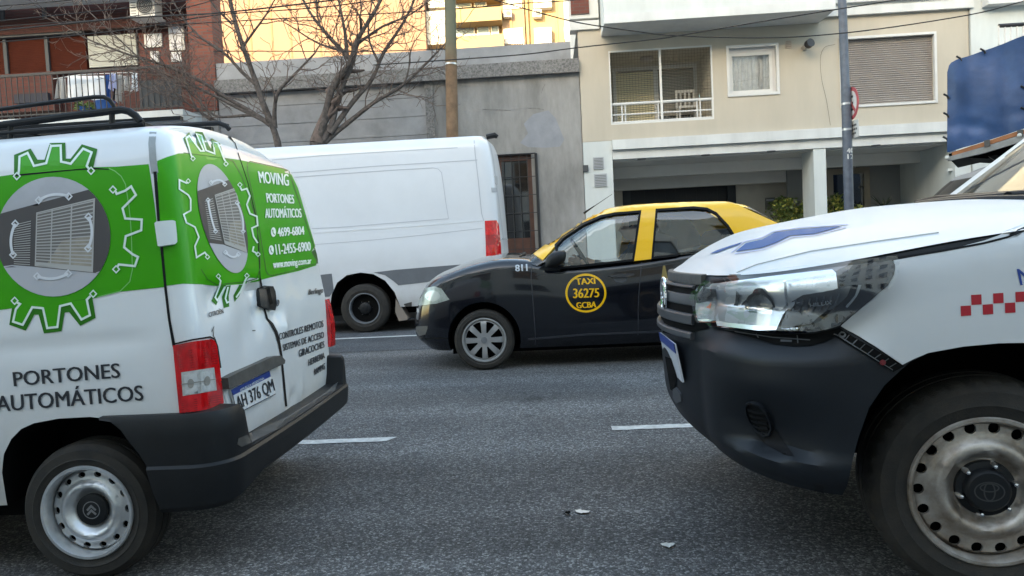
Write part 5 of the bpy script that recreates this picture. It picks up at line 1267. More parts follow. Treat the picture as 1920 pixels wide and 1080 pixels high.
# wheels
def cit(s):
    return (.0285, [([(s * .62 * math.cos(2 * math.pi * k / 24), s * .62 * math.sin(2 * math.pi * k / 24)) for k in range(24)] + [(s * .62, 0)], s * .07), ([(-s * .33, -s * .02), (0, s * .3), (s * .33, -s * .02)], s * .16), ([(-s * .33, -s * .34), (0, -s * .02), (s * .33, -s * .34)], s * .16)], mat('emblem_grey', (.16, .16, .165), .4))
bdisc = [(0, .05), (.05, .05), (.062, .046), (.078, .026), (.092, .013), (.102, .016), (.111, .030), (.122, .034), (.145, .036), (.153, .05), (.157, .06)]
for x, y, f in ((BX, 2.668, 1), (BX - 2.69, 2.668, 1), (BX, 4.28, -1)):
    wheel(van, (x, y, BZ if x > -3 else BZ - .0), .253, .165, .168, bdisc, circ_loops(14, .133, .0105, .0140), M['silver'], [(.058, .05), (.058, .032), (.052, .0295), (.001, .0292)], emblem=cit(.05) if f == 1 else None, face=f)

# ---------------------------------------------------------------- white high-roofed cargo van
cv_ = thing('cargo_van', 'large white high-roofed panel van with grey side strip parked by the grey wall', 'van', (-4, 12.2, 0))
LV = [(0, .03, 0, 0), (.06, 0, 0, 0), (.25, 0, .05, -.01), (.5, .03, .6, -.03), (.75, .07, 1.4, -.06), (.9, .11, 1.9, -.10), (.95, .13, 2.0, -.125), (.98, .16, 2.1, -.16), (1, .225, 2.2, -.23)]
vv, vf = hull(-7.3, -.665, 12.2, 1.0, (.5, .6, .1), (.22, .13, .06), LV, lambda x: .36, lambda x: 2.80, lambda x: .09, nlev=40, nside=70)
vs_ = Surf(vv, vf)
vb = mk('body', vv, vf, M['van_white'], cv_, ang=50)
wc = onY(683, 577, 11.2); WX, WZ = wc.x, .36
apx = [(757, 600), (750, 575), (740, 548), (722, 526), (700, 514), (676, 511), (650, 516), (632, 530), (622, 552), (618, 580), (617, 660), (764, 660)]
aw = [onY(x, y, 11.2) for x, y in apx]
ar = prism_xz([(p.x, p.z) for p in aw], 11.0, 11.65); ar2 = prism_xz([(p.x - 3.7, p.z) for p in aw], 11.0, 11.65)
cut(vb, [(*ar, M['black']), (*ar2, M['black'])])
decal('side_strip', vs_, [(540, 522), (622, 513), (626, 545), (618, 556), (540, 560)], mat('strip_grey', (.13, .14, .155), .5, var=.2, vscale=5), cv_, .004, .006, 10)
decal('side_strip', vs_, [(700, 511), (740, 506), (800, 501), (890, 494), (912, 492), (940, 489), (952, 488), (953, 500), (905, 512), (850, 520), (800, 529), (747, 535), (738, 527), (722, 516)], mat('strip_grey_rear', (.13, .14, .155), .5, var=.2, vscale=5), cv_, .004, .006, 10)
sb = MB()
for pl, w_ in (([(510, 300), (600, 292), (700, 286), (800, 280), (858, 277)], 1.3), ([(510, 327), (600, 320), (700, 312), (800, 306), (895, 300)], 1.5), ([(545, 333), (640, 326), (740, 319), (812, 315)], 1.5), ([(812, 315), (822, 317), (828, 324), (832, 350), (836, 380), (841, 410)], 1.1), ([(841, 410), (740, 418), (640, 426), (560, 430)], 1.1), ([(888, 251), (891, 290), (897, 340), (903, 400), (907, 414)], 1.6), ([(560, 461), (700, 450), (800, 440), (905, 428)], .9)):
    decal('panel_seam', vs_, stroke(pl, w_), M['seam'], cv_, .003, 0, 14, smooth=False)
hb = MB()
decal('', vs_, stroke([(560, 438), (700, 429), (800, 422), (905, 413)], 2.2), None, None, .004, .004, 14, into=hb); hb.mk('body_crease', M['van_white'], cv_, smooth=False)
t_ = decal('tail_light', vs_, [(909, 414), (930, 413), (934, 420), (938, 460), (939, 484), (935, 487), (912, 489)], M['red_lens'], cv_, .012, .02, 6)
decal('lens_band', vs_, [(911, 440), (934, 440), (935, 458), (911, 460)], M['red_dark'], t_, .0135, 0, 8)
decal('rear_door_gap', vs_, stroke([(905, 252), (917, 262), (925, 300), (935, 380), (944, 450), (947, 485)], 1.3), M['seam'], cv_, .003, 0, 8)
for q in ([(927, 330), (931, 330), (932, 346), (928, 346)], [(921, 352), (930, 352), (931, 360), (922, 361)], [(945, 365), (950, 366), (951, 372), (946, 372)], [(941, 446), (951, 448), (951, 450), (941, 449)]): decal('hinge', vs_, q, mat('hinge_grey', (.4, .41, .43), .5), cv_, .012, .014, 6)
c = onY(918, 254, 11.9); b = MB(); b.tube([(c.x - .05, 11.9, c.z - .02), (c.x + .08, 11.9, c.z), (c.x + .12, 11.9, c.z - .03)], [.04, .045, .03], 8); b.mk('roof_camera', M['plastic'], cv_)
mf = onY(748, 585, 11.22); b = MB().prism([onY(x, y, 11.23) for x, y in ((742, 560), (752, 575), (765, 597), (762, 600), (748, 602), (741, 585))], (0, 0, 0), (0, .3, 0)); b.mk('mud_flap', mat('beige_mud_flap', (.22, .18, .15), .8), cv_, smooth=False)
decal('side_skirt', vs_, [(757, 570), (772, 566), (772, 575), (760, 582)], M['worn'], cv_, .006, .008, 8)
vdisc = [(0, .09), (.09, .09), (.105, .10), (.12, .085), (.15, .075), (.172, .085), (.182, .10)]
for k, (x, y, f) in enumerate(((WX, 11.21, 1), (WX - 3.7, 11.21, 1), (WX, 13.18, -1))):
    wheel(cv_, (x, y, WZ), .36, .24, .225, [(a * 1.12, d) for a, d in vdisc], circ_loops(6, .155, .018, .028, .5), M['grey_steel'], [(.085, .09), (.085, .035), (.06, .02), (.001, .02)], nuts=(6, .105, .1, 0, .012), m_cap=M['plastic'], face=f)
MB().box(-6.6, -1.0, 11.5, 12.9, .25, .37).mk('underbody_filler', M['black'], cv_, smooth=False)

# ---------------------------------------------------------------- black and yellow taxi
tx = thing('taxi', 'black taxi with yellow roof and round yellow door emblem driving between the vans', 'taxi', (.9, 8.02, 0))
M['tblk'] = mat('black_car_paint', (.004, .005, .008), .14, coat=.6, spec=.4)
M['tyel'] = mat('yellow_car_paint', (.88, .47, .004), .3, coat=.5)
Zs = lambda x, y, Y=7.25: onY(x, y, Y).z
tX = lambda x, y, Y=7.25: onY(x, y, Y).x
hoodpts = [(774, 560), (782, 545), (800, 526), (840, 511), (893, 494), (947, 485), (1000, 487)]
ztab = sorted([(onY(x, y, 7.3).x, onY(x, y, 7.3).z - .02) for x, y in hoodpts]); ztab += [(tX(1060, 502), Zs(1060, 500) + .0), (tX(1187, 488), Zs(1187, 488)), (tX(1382, 455), Zs(1382, 455)), (2.2, Zs(1382, 455) + .03), (2.95, Zs(1382, 455) - .02)]
tzt = lin(*ztab)
tzb = lin((-1.4, .24), (-1.1, .19), (2.6, .21), (2.95, .3))
LV = [(0, .06, .10, -.05), (.12, .015, .03, -.02), (.35, 0, 0, 0), (.6, .0, .01, -.01), (.85, .015, .04, -.03), (.95, .035, .07, -.05), (1, .075, .12, -.08)]
tv, tf = hull(-1.40, 2.95, 8.02, .825, (.42, .55, .05), (.3, .4, .06), LV, tzb, tzt, lin((-1.4, .0), (-1.1, .05), (-.6, .07), (0, .06), (.4, .02), (3, .02)), nlev=34, nside=90, bow=lin((-1.4, .93), (-.5, .985), (.8, 1.0), (2.2, .99), (3, .93)))
ts = Surf(tv, tf)
tb = mk('body', tv, tf, M['tblk'], tx, ang=40)
TX, TZ = onY(908, 638, 7.22).x, .285
def tarch(x): return prism_xz([(x + .345 * math.cos(2 * math.pi * k / 40), .30 + .345 * math.sin(2 * math.pi * k / 40)) for k in range(40)], 7.0, 7.5)
def tarch2(x): return prism_xz([(x + .345 * math.cos(2 * math.pi * k / 40), .30 + .345 * math.sin(2 * math.pi * k / 40)) for k in range(40)], 8.55, 9.1)
cut(tb, [(*tarch(TX), M['black']), (*tarch2(TX), M['black']), (*tarch(TX + 2.42), M['black']), (*tarch2(TX + 2.42), M['black'])])
MB().box(-1.0, 2.6, 7.5, 8.55, .13, .24).mk('underbody_filler', M['black'], tx, smooth=False)  # added black block, darkens the road shade under the taxi
# greenhouse surface
gx0, gx1 = -.34, 2.42
gzb = lambda x: tzt(max(-.2, min(2.2, x))) - .03
gzt = lin((-.5, 1.43), (.4, 1.44), (.9, 1.475), (1.5, 1.468), (2.4, 1.44))
GL = [(0, .03, 0, 0), (.25, .055, .16, -.12), (.5, .085, .35, -.26), (.75, .12, .56, -.40), (.9, .155, .70, -.49), (.96, .185, .765, -.54), (1, .24, .86, -.60)]
gv, gf = hull(gx0, gx1, 8.02, .825, (.20, .30, .12), (.16, .25, .06), GL, gzb, gzt, lambda x: .05, nlev=36, nside=70, nf=22)
gs = Surf(gv, gf)
def pick(V, F, pred):
    out = []
    for f in F:
        c = sum((V[i] for i in f), Vector()) / len(f)
        if pred(c): out.append(f)
    return out
def sub(name, V, F, m, par, **k):
    ids = {}; nv = []; nf_ = []
    for f in F:
        q = []
        for i in f:
            if i not in ids: ids[i] = len(nv); nv.append(V[i])
            q.append(ids[i])
        nf_.append(tuple(q))
    return mk(name, nv, nf_, m, par, **k)
tt = lambda c: (c.z - gzb(c.x)) / (gzt(c.x) - gzb(c.x))
roof = sub('roof', gv, pick(gv, gf, lambda c: tt(c) > .90), M['tyel'], tx, ang=50)
ncol = lambda c, f: None
W1 = [(1047, 503), (1043, 462), (1057, 447), (1093, 423), (1127, 408), (1153, 402), (1200, 398), (1187, 488), (1097, 498)]
W2 = [(1223, 484), (1231, 395), (1300, 391), (1325, 393), (1342, 401), (1364, 424), (1383, 454), (1300, 475)]
side_l = [(1001, 478), (1028, 457), (1054, 437), (1094, 408), (1110, 399), (1160, 391), (1227, 384), (1300, 381), (1360, 381), (1385, 387), (1430, 408), (1484, 433), (1480, 440), (1386, 457), (1364, 424), (1342, 401), (1325, 393), (1300, 391), (1231, 395), (1222, 486), (1187, 490), (1200, 398), (1153, 402), (1127, 408), (1093, 423), (1057, 447), (1043, 462), (1018, 489)]
pan = decal('pillar_panel', gs, side_l, M['tyel'], tx, .014, .03, 6)
o2 = []; 
m2 = pan.data.copy(); m2.transform(Matrix.Scale(-1, 4, (0, 1, 0))); m2.flip_normals()
po = bpy.data.objects.new('pillar_panel', m2); COL.objects.link(po); po.parent = tx
# the far panel mirrors the near one about the car's middle, which is the y of its empty
wsc = sub('windscreen', gv, pick(gv, gf, lambda c: tt(c) <= .90 and c.x < gx0 + .2 + tt(c) * .80 and abs(c.y - 8.02) < .80), M['glass'], tx)
rsc = sub('rear_window', gv, pick(gv, gf, lambda c: .12 < tt(c) <= .90 and c.x > gx1 - .13 - tt(c) * .54 and abs(c.y - 8.02) < .66), M['dark_glass'], tx)
for W, nm in ((W1, 'front_door_glass'), (W2, 'rear_door_glass')):
    dk = M['taxi_glass']
    p = decal(nm, gs, W, dk, tx, -.008, 0, 12)
    decal('window_rim', gs, stroke(W, 4, True), M['gap'], p, .016, .024, 8)
    m2 = p.data.copy(); m2.transform(Matrix.Scale(-1, 4, (0, 1, 0))); o = bpy.data.objects.new(nm, m2); COL.objects.link(o); o.parent = tx
ug = MB()
M['gap_shine'] = mat('gap_highlight_grey', (.03, .032, .038), .35); M['handle'] = mat('handle_black', (.022, .023, .027), .25)  # first grey paints the highlight along the taxi's door gaps
def td(name, poly, m, off=.003, th=0, step=12, par=None, **k): return decal(name, ts, poly, m, par or tx, off, th, step, **k)
gp = MB()
for pl, w_ in (([(998, 482), (996, 520), (999, 560), (1004, 630), (1004, 645)], 1.4), ([(1203, 492), (1197, 560), (1196, 628)], 1.4), ([(800, 552), (843, 520), (900, 510), (990, 497)], 1.2), ([(1004, 516), (1100, 506), (1250, 490)], 1.0)): decal('panel_gap', ts, stroke(pl, w_), M['gap_shine'], tx, .002, 0, 10, smooth=False)  # gaps drawn as thin painted highlight lines on the black body
td('sill_strip', stroke([(990, 636), (1100, 627), (1250, 621), (1400, 613)], 3), mat('black_strip', (.035, .037, .045), .35), .004, .006)
hl = td('headlight', [(774, 571), (780, 553), (790, 543), (815, 537), (828, 541), (843, 562), (820, 569), (790, 573)], mat('milky_headlight', (.36, .40, .36), .2, metal=.15, var=.4, vscale=22, coat=.4), .008, .012, 6)
td('reflector', ell(812, 555, 14, 10, 18), mat('milky_reflector', (.52, .55, .51), .2, metal=.4), .0092, 0, 6, hl)
td('indicator', [(782, 578), (786, 578), (786, 586), (782, 586)], M['clear_lens'], .004, .004, 5)
td('fog_recess', [(781, 612), (802, 611), (802, 616), (798, 627), (786, 630), (781, 622)], mat('fog_recess_grey', (.06, .06, .062), .5), .003, 0, 6)
hub_e = td('bumper_slot', [(774, 634), (840, 633), (840, 635), (776, 637)], M['gap'], .002, 0, 8)
em = td('taxi_emblem', [ell(1098.5, 549.5, 38.5, 36.5, 44), ell(1098.5, 549.5, 34.5, 32.5, 44)], M['tyel'], .004, 0, 8)
for s, q in (('TAXI', [(1079, 522), (1115, 521), (1116, 532), (1081, 534)]), ('36275', [(1075, 541), (1123, 540), (1123, 557), (1075, 559)]), ('GCBA', [(1080, 567), (1118, 565), (1117, 576), (1082, 578)])): text('lettering', ts, s, q, M['tyel'], em, .004, .7)
text('lettering', ts, '811', [(966, 497), (988, 495), (989, 508), (967, 509)], mat('pale_number', (.5, .53, .56), .4), tx, .004, .6)
h = td('door_handle', [(1140, 518), (1160, 514), (1188, 513), (1190, 516), (1178, 520), (1150, 521)], M['handle'], .02, .022, 8)
td('handle_recess', [(1148, 522), (1178, 520), (1174, 527), (1166, 530), (1155, 529)], mat('recess_grey', (.05, .055, .065), .3), .003, 0, 8)
td('window_sill', stroke([(1046, 505), (1100, 500), (1187, 491)], 3), M['gap'], .006, .008, 8)
td('door_badge', [(1240, 524), (1243, 498), (1247, 498), (1252, 522)], mat('faded_gold', (.22, .16, .05), .4), .004, 0, 8)
# wing mirror
mc = onY(1042, 486, 7.12)
b = MB(); bm = bmesh.new(); bmesh.ops.create_uvsphere(bm, u_segments=16, v_segments=12, radius=1)
for vtx in bm.verts: 
    x, y, z = vtx.co; vtx.co = (.095 * math.copysign(abs(x) ** .75, x) + .02 * z, .10 * math.copysign(abs(y) ** .8, y), .075 * math.copysign(abs(z) ** .75, z) + .02 * x)
b.add([mc + v.co for v in bm.verts], [tuple(q.index for q in f.verts) for f in bm.faces]); bm.free()
mi = b.mk('wing_mirror', M['plastic'], tx)
b = MB(); b.prism([onY(x, y, 7.24) for x, y in ((1008, 506), (1040, 478), (1052, 500), (1050, 508))], (0, -.015, 0), (0, .03, 0)); b.mk('mirror_foot', M['plastic'], mi, smooth=False)
# aerial
p0 = onY(1100, 396, 7.9); p1 = onY(1148, 364, 7.9)
b = MB(); b.tube([p0 - Vector((.03, 0, .02)), p0, p0 + (p1 - p0) * .3], [.012, .01, .005], 8); b.tube([p0 + (p1 - p0) * .3, p1], [.004, .002], 6); b.mk('aerial', M['plastic'], tx)
b = MB(); wp0 = onY(960, 482, 7.9); b.tube([wp0, onY(985, 474, 7.7), onY(975, 481, 7.5)], .01, 6); b.mk('wiper', M['plastic'], tx)
# seats, wheel
M['seat'] = mat('grey_seat', (.055, .055, .06), .8)
for yy in (7.62, 8.42):
    b = MB(); b.tube([(.98, yy, .85), (1.03, yy, 1.05), (1.08, yy, 1.2)], [.2, .21, .17], 10); s_ = b.mk('seat', M['seat'], tx)
    b = MB(); b.ico((1.12, yy, 1.30), .12, (.5, 1, .75), 2); b.mk('headrest', M['seat'], s_)
b = MB(); b.tube([(1.75, 7.5, 1.1), (1.75, 8.55, 1.1)], .13, 10); b.mk('rear_seat', M['seat'], tx)
swc = Vector((.30, 7.62, 1.03)); ax = Vector((.85, 0, .5)).normalized(); s1_ = Vector((0, 1, 0)); s2_ = ax.cross(s1_)
b = MB(); b.tube([swc + (s1_ * math.cos(t) + s2_ * math.sin(t)) * .185 for t in [2 * math.pi * k / 28 for k in range(29)]], .015, 8, False); b.tube([swc - s1_ * .17, swc + s1_ * .17], .016, 8); b.tube([swc, swc - ax * .3], .025, 8)
b.mk('steering_wheel', M['plastic'], tx)
# hubcaps: eight tapering spokes
def spoke_holes(n, r0, r1, hw0, hw1):
    out = []
    for k in range(n):
        a0 = 2 * math.pi * k / n; a1 = 2 * math.pi * (k + 1) / n; L = []
        b0 = a0 + hw0 / r0; b1 = a1 - hw0 / r0; c0 = a0 + hw1 / r1; c1 = a1 - hw1 / r1
        for i in range(4): a = b0 + (b1 - b0) * i / 3; L.append((r0 * math.cos(a), r0 * math.sin(a)))
        for i in range(8): a = c1 + (c0 - c1) * i / 7; L.append((r1 * math.cos(a), r1 * math.sin(a)))
        out.append(L)
    return out
M['hubcap'] = mat('grey_hubcap', (.36, .36, .36), .4, metal=.45, var=.2, vscale=20)
for x, y, f in ((TX, 7.215, 1), (TX + 2.42, 7.215, 1), (TX, 8.82, -1), (TX + 2.42, 8.82, -1)):
    wheel(tx, (x, y, TZ), .287, .18, .205, [(0, .005), (.05, .005), (.12, .002), (.18, .012), (.19, .02)], spoke_holes(8, .07, .175, .022, .027), M['hubcap'], [(.03, .004), (.03, -.002), (.001, -.003)], m_cap=M['grey_steel'], face=f, lip=.003)

# driver
dr_ = thing('person', 'taxi driver in dark clothes, one hand on the wheel, behind the front door glass', 'person', (.82, 7.62, .55))
def skin(name, chain, mats, par, sub_=2):
    """chain: list of (co, radius, parent index)"""
    me = bpy.data.meshes.new(name); off = root_loc(par)
    me.from_pydata([tuple(Vector(c[0]) - off) for c in chain], [(c[2], i) for i, c in enumerate(chain) if c[2] is not None], [])
    o = bpy.data.objects.new(name, me); COL.objects.link(o); o.parent = par
    md = o.modifiers.new('s', 'SKIN')
    for i, c in enumerate(chain):
        sv = me.skin_vertices[0].data[i]; r = c[1]; sv.radius = r if isinstance(r, tuple) else (r, r); sv.use_root = (c[2] is None)
    md2 = o.modifiers.new('u', 'SUBSURF'); md2.levels = sub_; md2.render_levels = sub_
    bpy.context.view_layer.update(); ne = bpy.data.meshes.new_from_object(o.evaluated_get(bpy.context.evaluated_depsgraph_get())); o.modifiers.clear(); o.data = ne
    ne.materials.clear(); ne.materials.append(mats); ne.shade_smooth(); return o
M['skin'] = mat('skin', (.42, .24, .16), .55); M['jacket'] = mat('dark_jacket', (.018, .018, .022), .85); M['hair'] = mat('dark_hair', (.012, .010, .009), .7)
bp_ = (.86, 7.62, .62); hx = .80
hand_c = onY(1078, 489, 7.60)
chain = [((.86, 7.62, .60), (.16, .19), None), ((.88, 7.62, .85), (.14, .18), 0), ((.86, 7.62, 1.03), (.13, .19), 1), ((.84, 7.62, 1.12), (.06, .06), 2), ((.81, 7.62, 1.19), (.055, .055), 3),
         ((.84, 7.42, 1.05), .065, 2), ((.66, 7.38, .88), .05, 5), ((hand_c.x + .16, 7.52, .93), .042, 6), ((hand_c.x + .05, 7.58, hand_c.z), (.03, .035), 7),
         ((.84, 7.82, 1.05), .065, 2), ((.64, 7.86, .88), .05, 9), ((.40, 7.80, .95), .038, 10), ((.33, 7.78, .99), (.03, .035), 11)]
bod = skin('body', chain, M['skin'], dr_)
jk = [(c[0], (c[1][0] * 1.1, c[1][1] * 1.1) if isinstance(c[1], tuple) else c[1] * 1.22, c[2]) for c in chain]
jk = [j for i, j in enumerate(jk) if i not in (3, 4, 8, 12)]
idx = {0: 0, 1: 1, 2: 2, 5: 3, 6: 4, 7: 5, 9: 6, 10: 7, 11: 8}
jk = [(c, r, idx[p] if p is not None else None) for c, r, p in jk]
skin('jacket', jk, M['jacket'], dr_)
# head: profile loft with nose, brow and chin
hv = []; hf = []; nz, na = 18, 24
for i in range(nz + 1):
    t = i / nz; z = 1.16 + .24 * t; r = math.sin(math.pi * min(.995, max(.02, t * .93 + .055))) ** .55
    for k in range(na):
        a = 2 * math.pi * k / na; fx = -math.cos(a); x = fx * .098 * r; y = math.sin(a) * .078 * r
        fr = max(0, math.cos(a)) ** 14
        x -= fr * (.028 * math.exp(-((t - .42) / .09) ** 2) + .010 * math.exp(-((t - .56) / .04) ** 2) + .012 * math.exp(-((t - .12) / .06) ** 2) + .009 * math.exp(-((t - .25) / .04) ** 2))
        hv.append((.79 + x, 7.62 + y, z))
for i in range(nz):
    for k in range(na): hf.append((i * na + k, i * na + (k + 1) % na, (i + 1) * na + (k + 1) % na, (i + 1) * na + k))
hf.append(tuple(range(na))); hf.append(tuple(nz * na + k for k in range(na)))
hd_ = mk('head', hv, hf, M['skin'], dr_, ang=80)
b = MB()
for s in (-1, 1): b.ico((.80, 7.62 + s * .077, 1.275), .03, (.55, .35, 1), 1)
b.mk('ear', M['skin'], hd_); b = MB()
for s in (-1, 1): b.ico((.703, 7.62 + s * .032, 1.288), .012, (.5, 1, .6), 1)
b.mk('eye', M['cloth_w'], hd_)
hh = []; hidx = {}
hairf = []
for f in hf[:-2]:
    c = sum((Vector(hv[i]) for i in f), Vector()) / 4
    if c.z > 1.335 + (0 if c.x < .76 else -.05) or (c.x > .83 and c.z > 1.22): hairf.append(f)
hairf.append(hf[-1])
cen = Vector((.79, 7.62, 1.29))
sub('hair', [cen + (Vector(p) - cen) * 1.06 for p in hv], hairf, M['hair'], dr_, ang=80)
# five fingers closed on the steering wheel rim
fb = MB()
palm = Vector((hand_c.x + .015, 7.585, hand_c.z))
fb.ico(palm, .036, (1.2, .55, 1.1), 2)
for k in range(4):
    y0 = palm + Vector((-.03, -.012, .026 - .018 * k)); L = (.9, 1.0, .95, .78)[k]
    fb.tube([y0, y0 + Vector((-.026, -.012, .003)) * L, y0 + Vector((-.046, .004, .002)) * L, y0 + Vector((-.044, .022, 0)) * L], [.0095, .009, .0085, .007], 8)
y0 = palm + Vector((.0, -.005, .034)); fb.tube([y0, y0 + Vector((-.02, .008, .02)), y0 + Vector((-.04, .018, .018))], [.011, .010, .008], 8)
fb.mk('hand', M['skin'], dr_)
# ---------------------------------------------------------------- white emergency pickup
pk = thing('pickup_truck', 'white emergency pickup with grey front bumper, blue hood cross and red checker band', 'pickup', (2.6, 3.2, 0))
pzt = lin((.3, .985), (.45, .985), (.6, 1.0), (.9, 1.045), (1.18, 1.086), (1.36, 1.106), (1.7, 1.14), (2.2, 1.17), (5.5, 1.16))
pzb = lin((.4, .47), (.46, .455), (.5, .42), (.57, .382), (.65, .362), (.75, .348), (.85, .342), (1.7, .36), (5.5, .42))
def sstep(a, b, x): t = min(1, max(0, (x - a) / (b - a))); return t * t * (3 - 2 * t)
sc0 = onY(1432, 800, 2.42)
def pdisp(p, t):
    c = Vector((1.35, 3.2, p.z)); d = (c - p); d.z = 0
    if p.x < 1.1:
        s = .10 * min(1, max(0, (p.z - .752) / .075)) * (1 - sstep(.72, .98, p.x)) * (1 - sstep(.90, .985, p.z) * .55) * sstep(.36, .56, abs(p.y - 3.2)) * .75
        near = Vector((sc0.x, sc0.y, sc0.z)); 
        for m_ in (1, -1):
            q = Vector((near.x, 3.2 + m_ * (near.y - 3.2), near.z)); e = p - q
            s += .065 * math.exp(-(e.x / .17) ** 2 - (e.y / .17) ** 2) * sstep(.435, .475, p.z) * (1 - sstep(.50, .69, p.z))
        p = p + d.normalized() * s
    return p
LV = [(0, .035, .05, 0), (.06, .012, .02, 0), (.25, 0, .005, 0), (.5, 0, 0, 0), (.62, 0, .0, 0), (.8, .004, .01, 0), (.93, .012, .03, 0), (1, .03, .055, 0)]
pv, pf = hull(.452, 5.3, 3.2, .92, (.42, .50, .30), (.1, .1, .0), LV, pzb, pzt, lin((.3, 0), (.5, .03), (.62, .085), (.85, .125), (1.2, .125), (1.6, .10), (2.2, .06), (5, .04)), nlev=44, nside=90, ncap=20, disp=pdisp, nf=22, ex=2.15, capp=2.0)
ps = Surf(pv, pf)
pb2 = mk('front_body', pv, pf, M['plastic2'], pk, ang=50)
apx = [(1591, 930), (1595, 884), (1609, 822), (1627, 764), (1655, 722), (1682, 697), (1705, 677), (1738, 661), (1804, 649), (1870, 643), (1920, 642), (1990, 648), (2060, 672), (2110, 720), (2140, 800), (2150, 900), (2150, 1180), (1591, 1180)]
aw = [onY(x, y, 2.29) for x, y in apx]
pa1 = prism_xz([(p.x, p.z) for p in aw], 2.1, 2.78); pa2 = prism_xz([(p.x, p.z) for p in aw], 3.62, 4.4); pa3 = prism_xz([(p.x + 3.0, p.z) for p in aw], 2.1, 2.78)
cut(pb2, [(*pa1, M['black']), (*pa2, M['black'])])
nsk = 44 * (len(set()) or 0)
hoodf = [f for f in pf if all(True for _ in f) and (sum((pv[i].z for i in f)) / len(f)) >= min(pzt(pv[i].x) for i in f) - .0005 and min(pv[i].x for i in f) < 1.86]
hv2 = []
hood = sub('hood', [Vector((p.x, 3.2 + (p.y - 3.2) * 1.004, p.z + .006)) for p in pv], hoodf, M['pick_white'], pk, ang=60)
hs = Surf([Vector((p.x, 3.2 + (p.y - 3.2) * 1.004, p.z + .006)) for p in pv], hoodf)
def pd_(name, poly, m, off=.003, th=0, step=12, par=None): return decal(name, ps, poly, m, par or pk, off, th, step)
fender_px = [(1578, 611), (1620, 574), (1663, 536), (1673, 520), (1677, 505), (1674, 490), (1760, 474), (1842, 453), (1885, 438), (1920, 423), (1990, 394), (2100, 376), (2300, 372), (2560, 370), (2560, 1000), (2150, 900), (2140, 800), (2110, 720), (2060, 672), (1990, 648), (1920, 642), (1870, 643), (1804, 649), (1738, 661), (1712, 672), (1690, 683), (1640, 649)]
fen = pd_('fender', fender_px, M['pick_white'], .008, .012, 14)
pd_('panel_gap', stroke([(1342, 531), (1420, 522), (1520, 508), (1600, 497), (1674, 487), (1760, 473), (1842, 458), (1885, 447), (1920, 433), (1960, 415)], 4), M['gap'], .009)
MB().box(1.25, 5.0, 2.75, 3.65, .20, .40).mk('underbody_filler', M['black'], pk, smooth=False)  # unseen black box added for a darker shadow under the pickup
# grille
gr_ = pd_('grille', [(1240, 532), (1262, 529), (1285, 536), (1322, 534), (1330, 545), (1318, 562), (1316, 590), (1330, 616), (1300, 622), (1268, 628), (1238, 622)], M['black'], .004, 0, 6)
def band(z0, z1, out, xmax, m, name, par, ymax=None, slope=.0):
    zs = sorted({round(p.z, 5) for p in []})
    # plan line of the nose at mid height
    zm = (z0 + z1) / 2; P = []
    ang = [math.pi * k / 80 for k in range(81)]
    for a in ang:
        o = Vector((1.6, 3.2, zm)); d = Vector((-math.sin(a) * 1.0, -math.cos(a) * .95, 0)).normalized()
        h = ps.b.ray_cast(o + d * 3, -d)
        if h[0] is not None and h[0].x < 1.2 and abs(h[0].y - 3.2) < xmax: P.append((h[0].x, h[0].y))
    b = MB(); n = len(P); V = []
    for i, (x, y) in enumerate(P):
        a = P[max(i - 1, 0)]; c = P[min(i + 1, n - 1)]; nx, ny = (c[1] - a[1]), -(c[0] - a[0]); L = math.hypot(nx, ny) or 1; nx, ny = nx / L, ny / L
        if nx > 0: nx, ny = -nx, -ny
        for o_, z in ((-.01, z1 + .006), (out * .75, z1 + .004), (out, z1 - .002), (out * 1.02, z0 + .004), (out * .8, z0), (-.01, z0)): V.append((x + nx * o_, y + ny * o_, z))
    F = [(i * 6 + j, i * 6 + j + 1, (i + 1) * 6 + j + 1, (i + 1) * 6 + j) for i in range(n - 1) for j in range(5)]
    F += [tuple(range(6)), tuple((n - 1) * 6 + j for j in range(6))]
    return mk(name, V, F, m, par, ang=30)
GX = 3.2 - ps.cast([(1316, 570)])[0][0].y; GL2 = 3.2 - ps.cast([(1319, 531)])[0][0].y; print('GX', GX, GL2)
M['grille_grey'] = mat('grille_grey', (.07, .073, .078), .38, var=.2, vscale=20)
band(.890, .925, .013, GX, M['grille_grey'], 'grille_bar', gr_); band(.822, .857, .017, GX, M['grille_grey'], 'grille_bar', gr_); band(.770, .792, .017, GX + .02, M['grille_grey'], 'grille_bar', gr_)
band(.962, .998, .012, GL2, M['worn'], 'hood_lip', pk); band(.952, .958, .014, GL2 - .02, M['grille_grey'], 'hood_lip_edge', pk)
# round emblem
ec = Vector((.450, 3.16, .905)); b = MB()
for rx, rz, w_ in ((.052, .075, .008), (.03, .07, .006), (.048, .03, .006)):
    b.tube([ec + Vector((0, rx * math.cos(t), rz * math.sin(t) + (.02 if rz == .03 else 0))) for t in [2 * math.pi * k / 30 for k in range(31)]], w_, 8, False)
b.mk('emblem', M['chrome'], gr_)
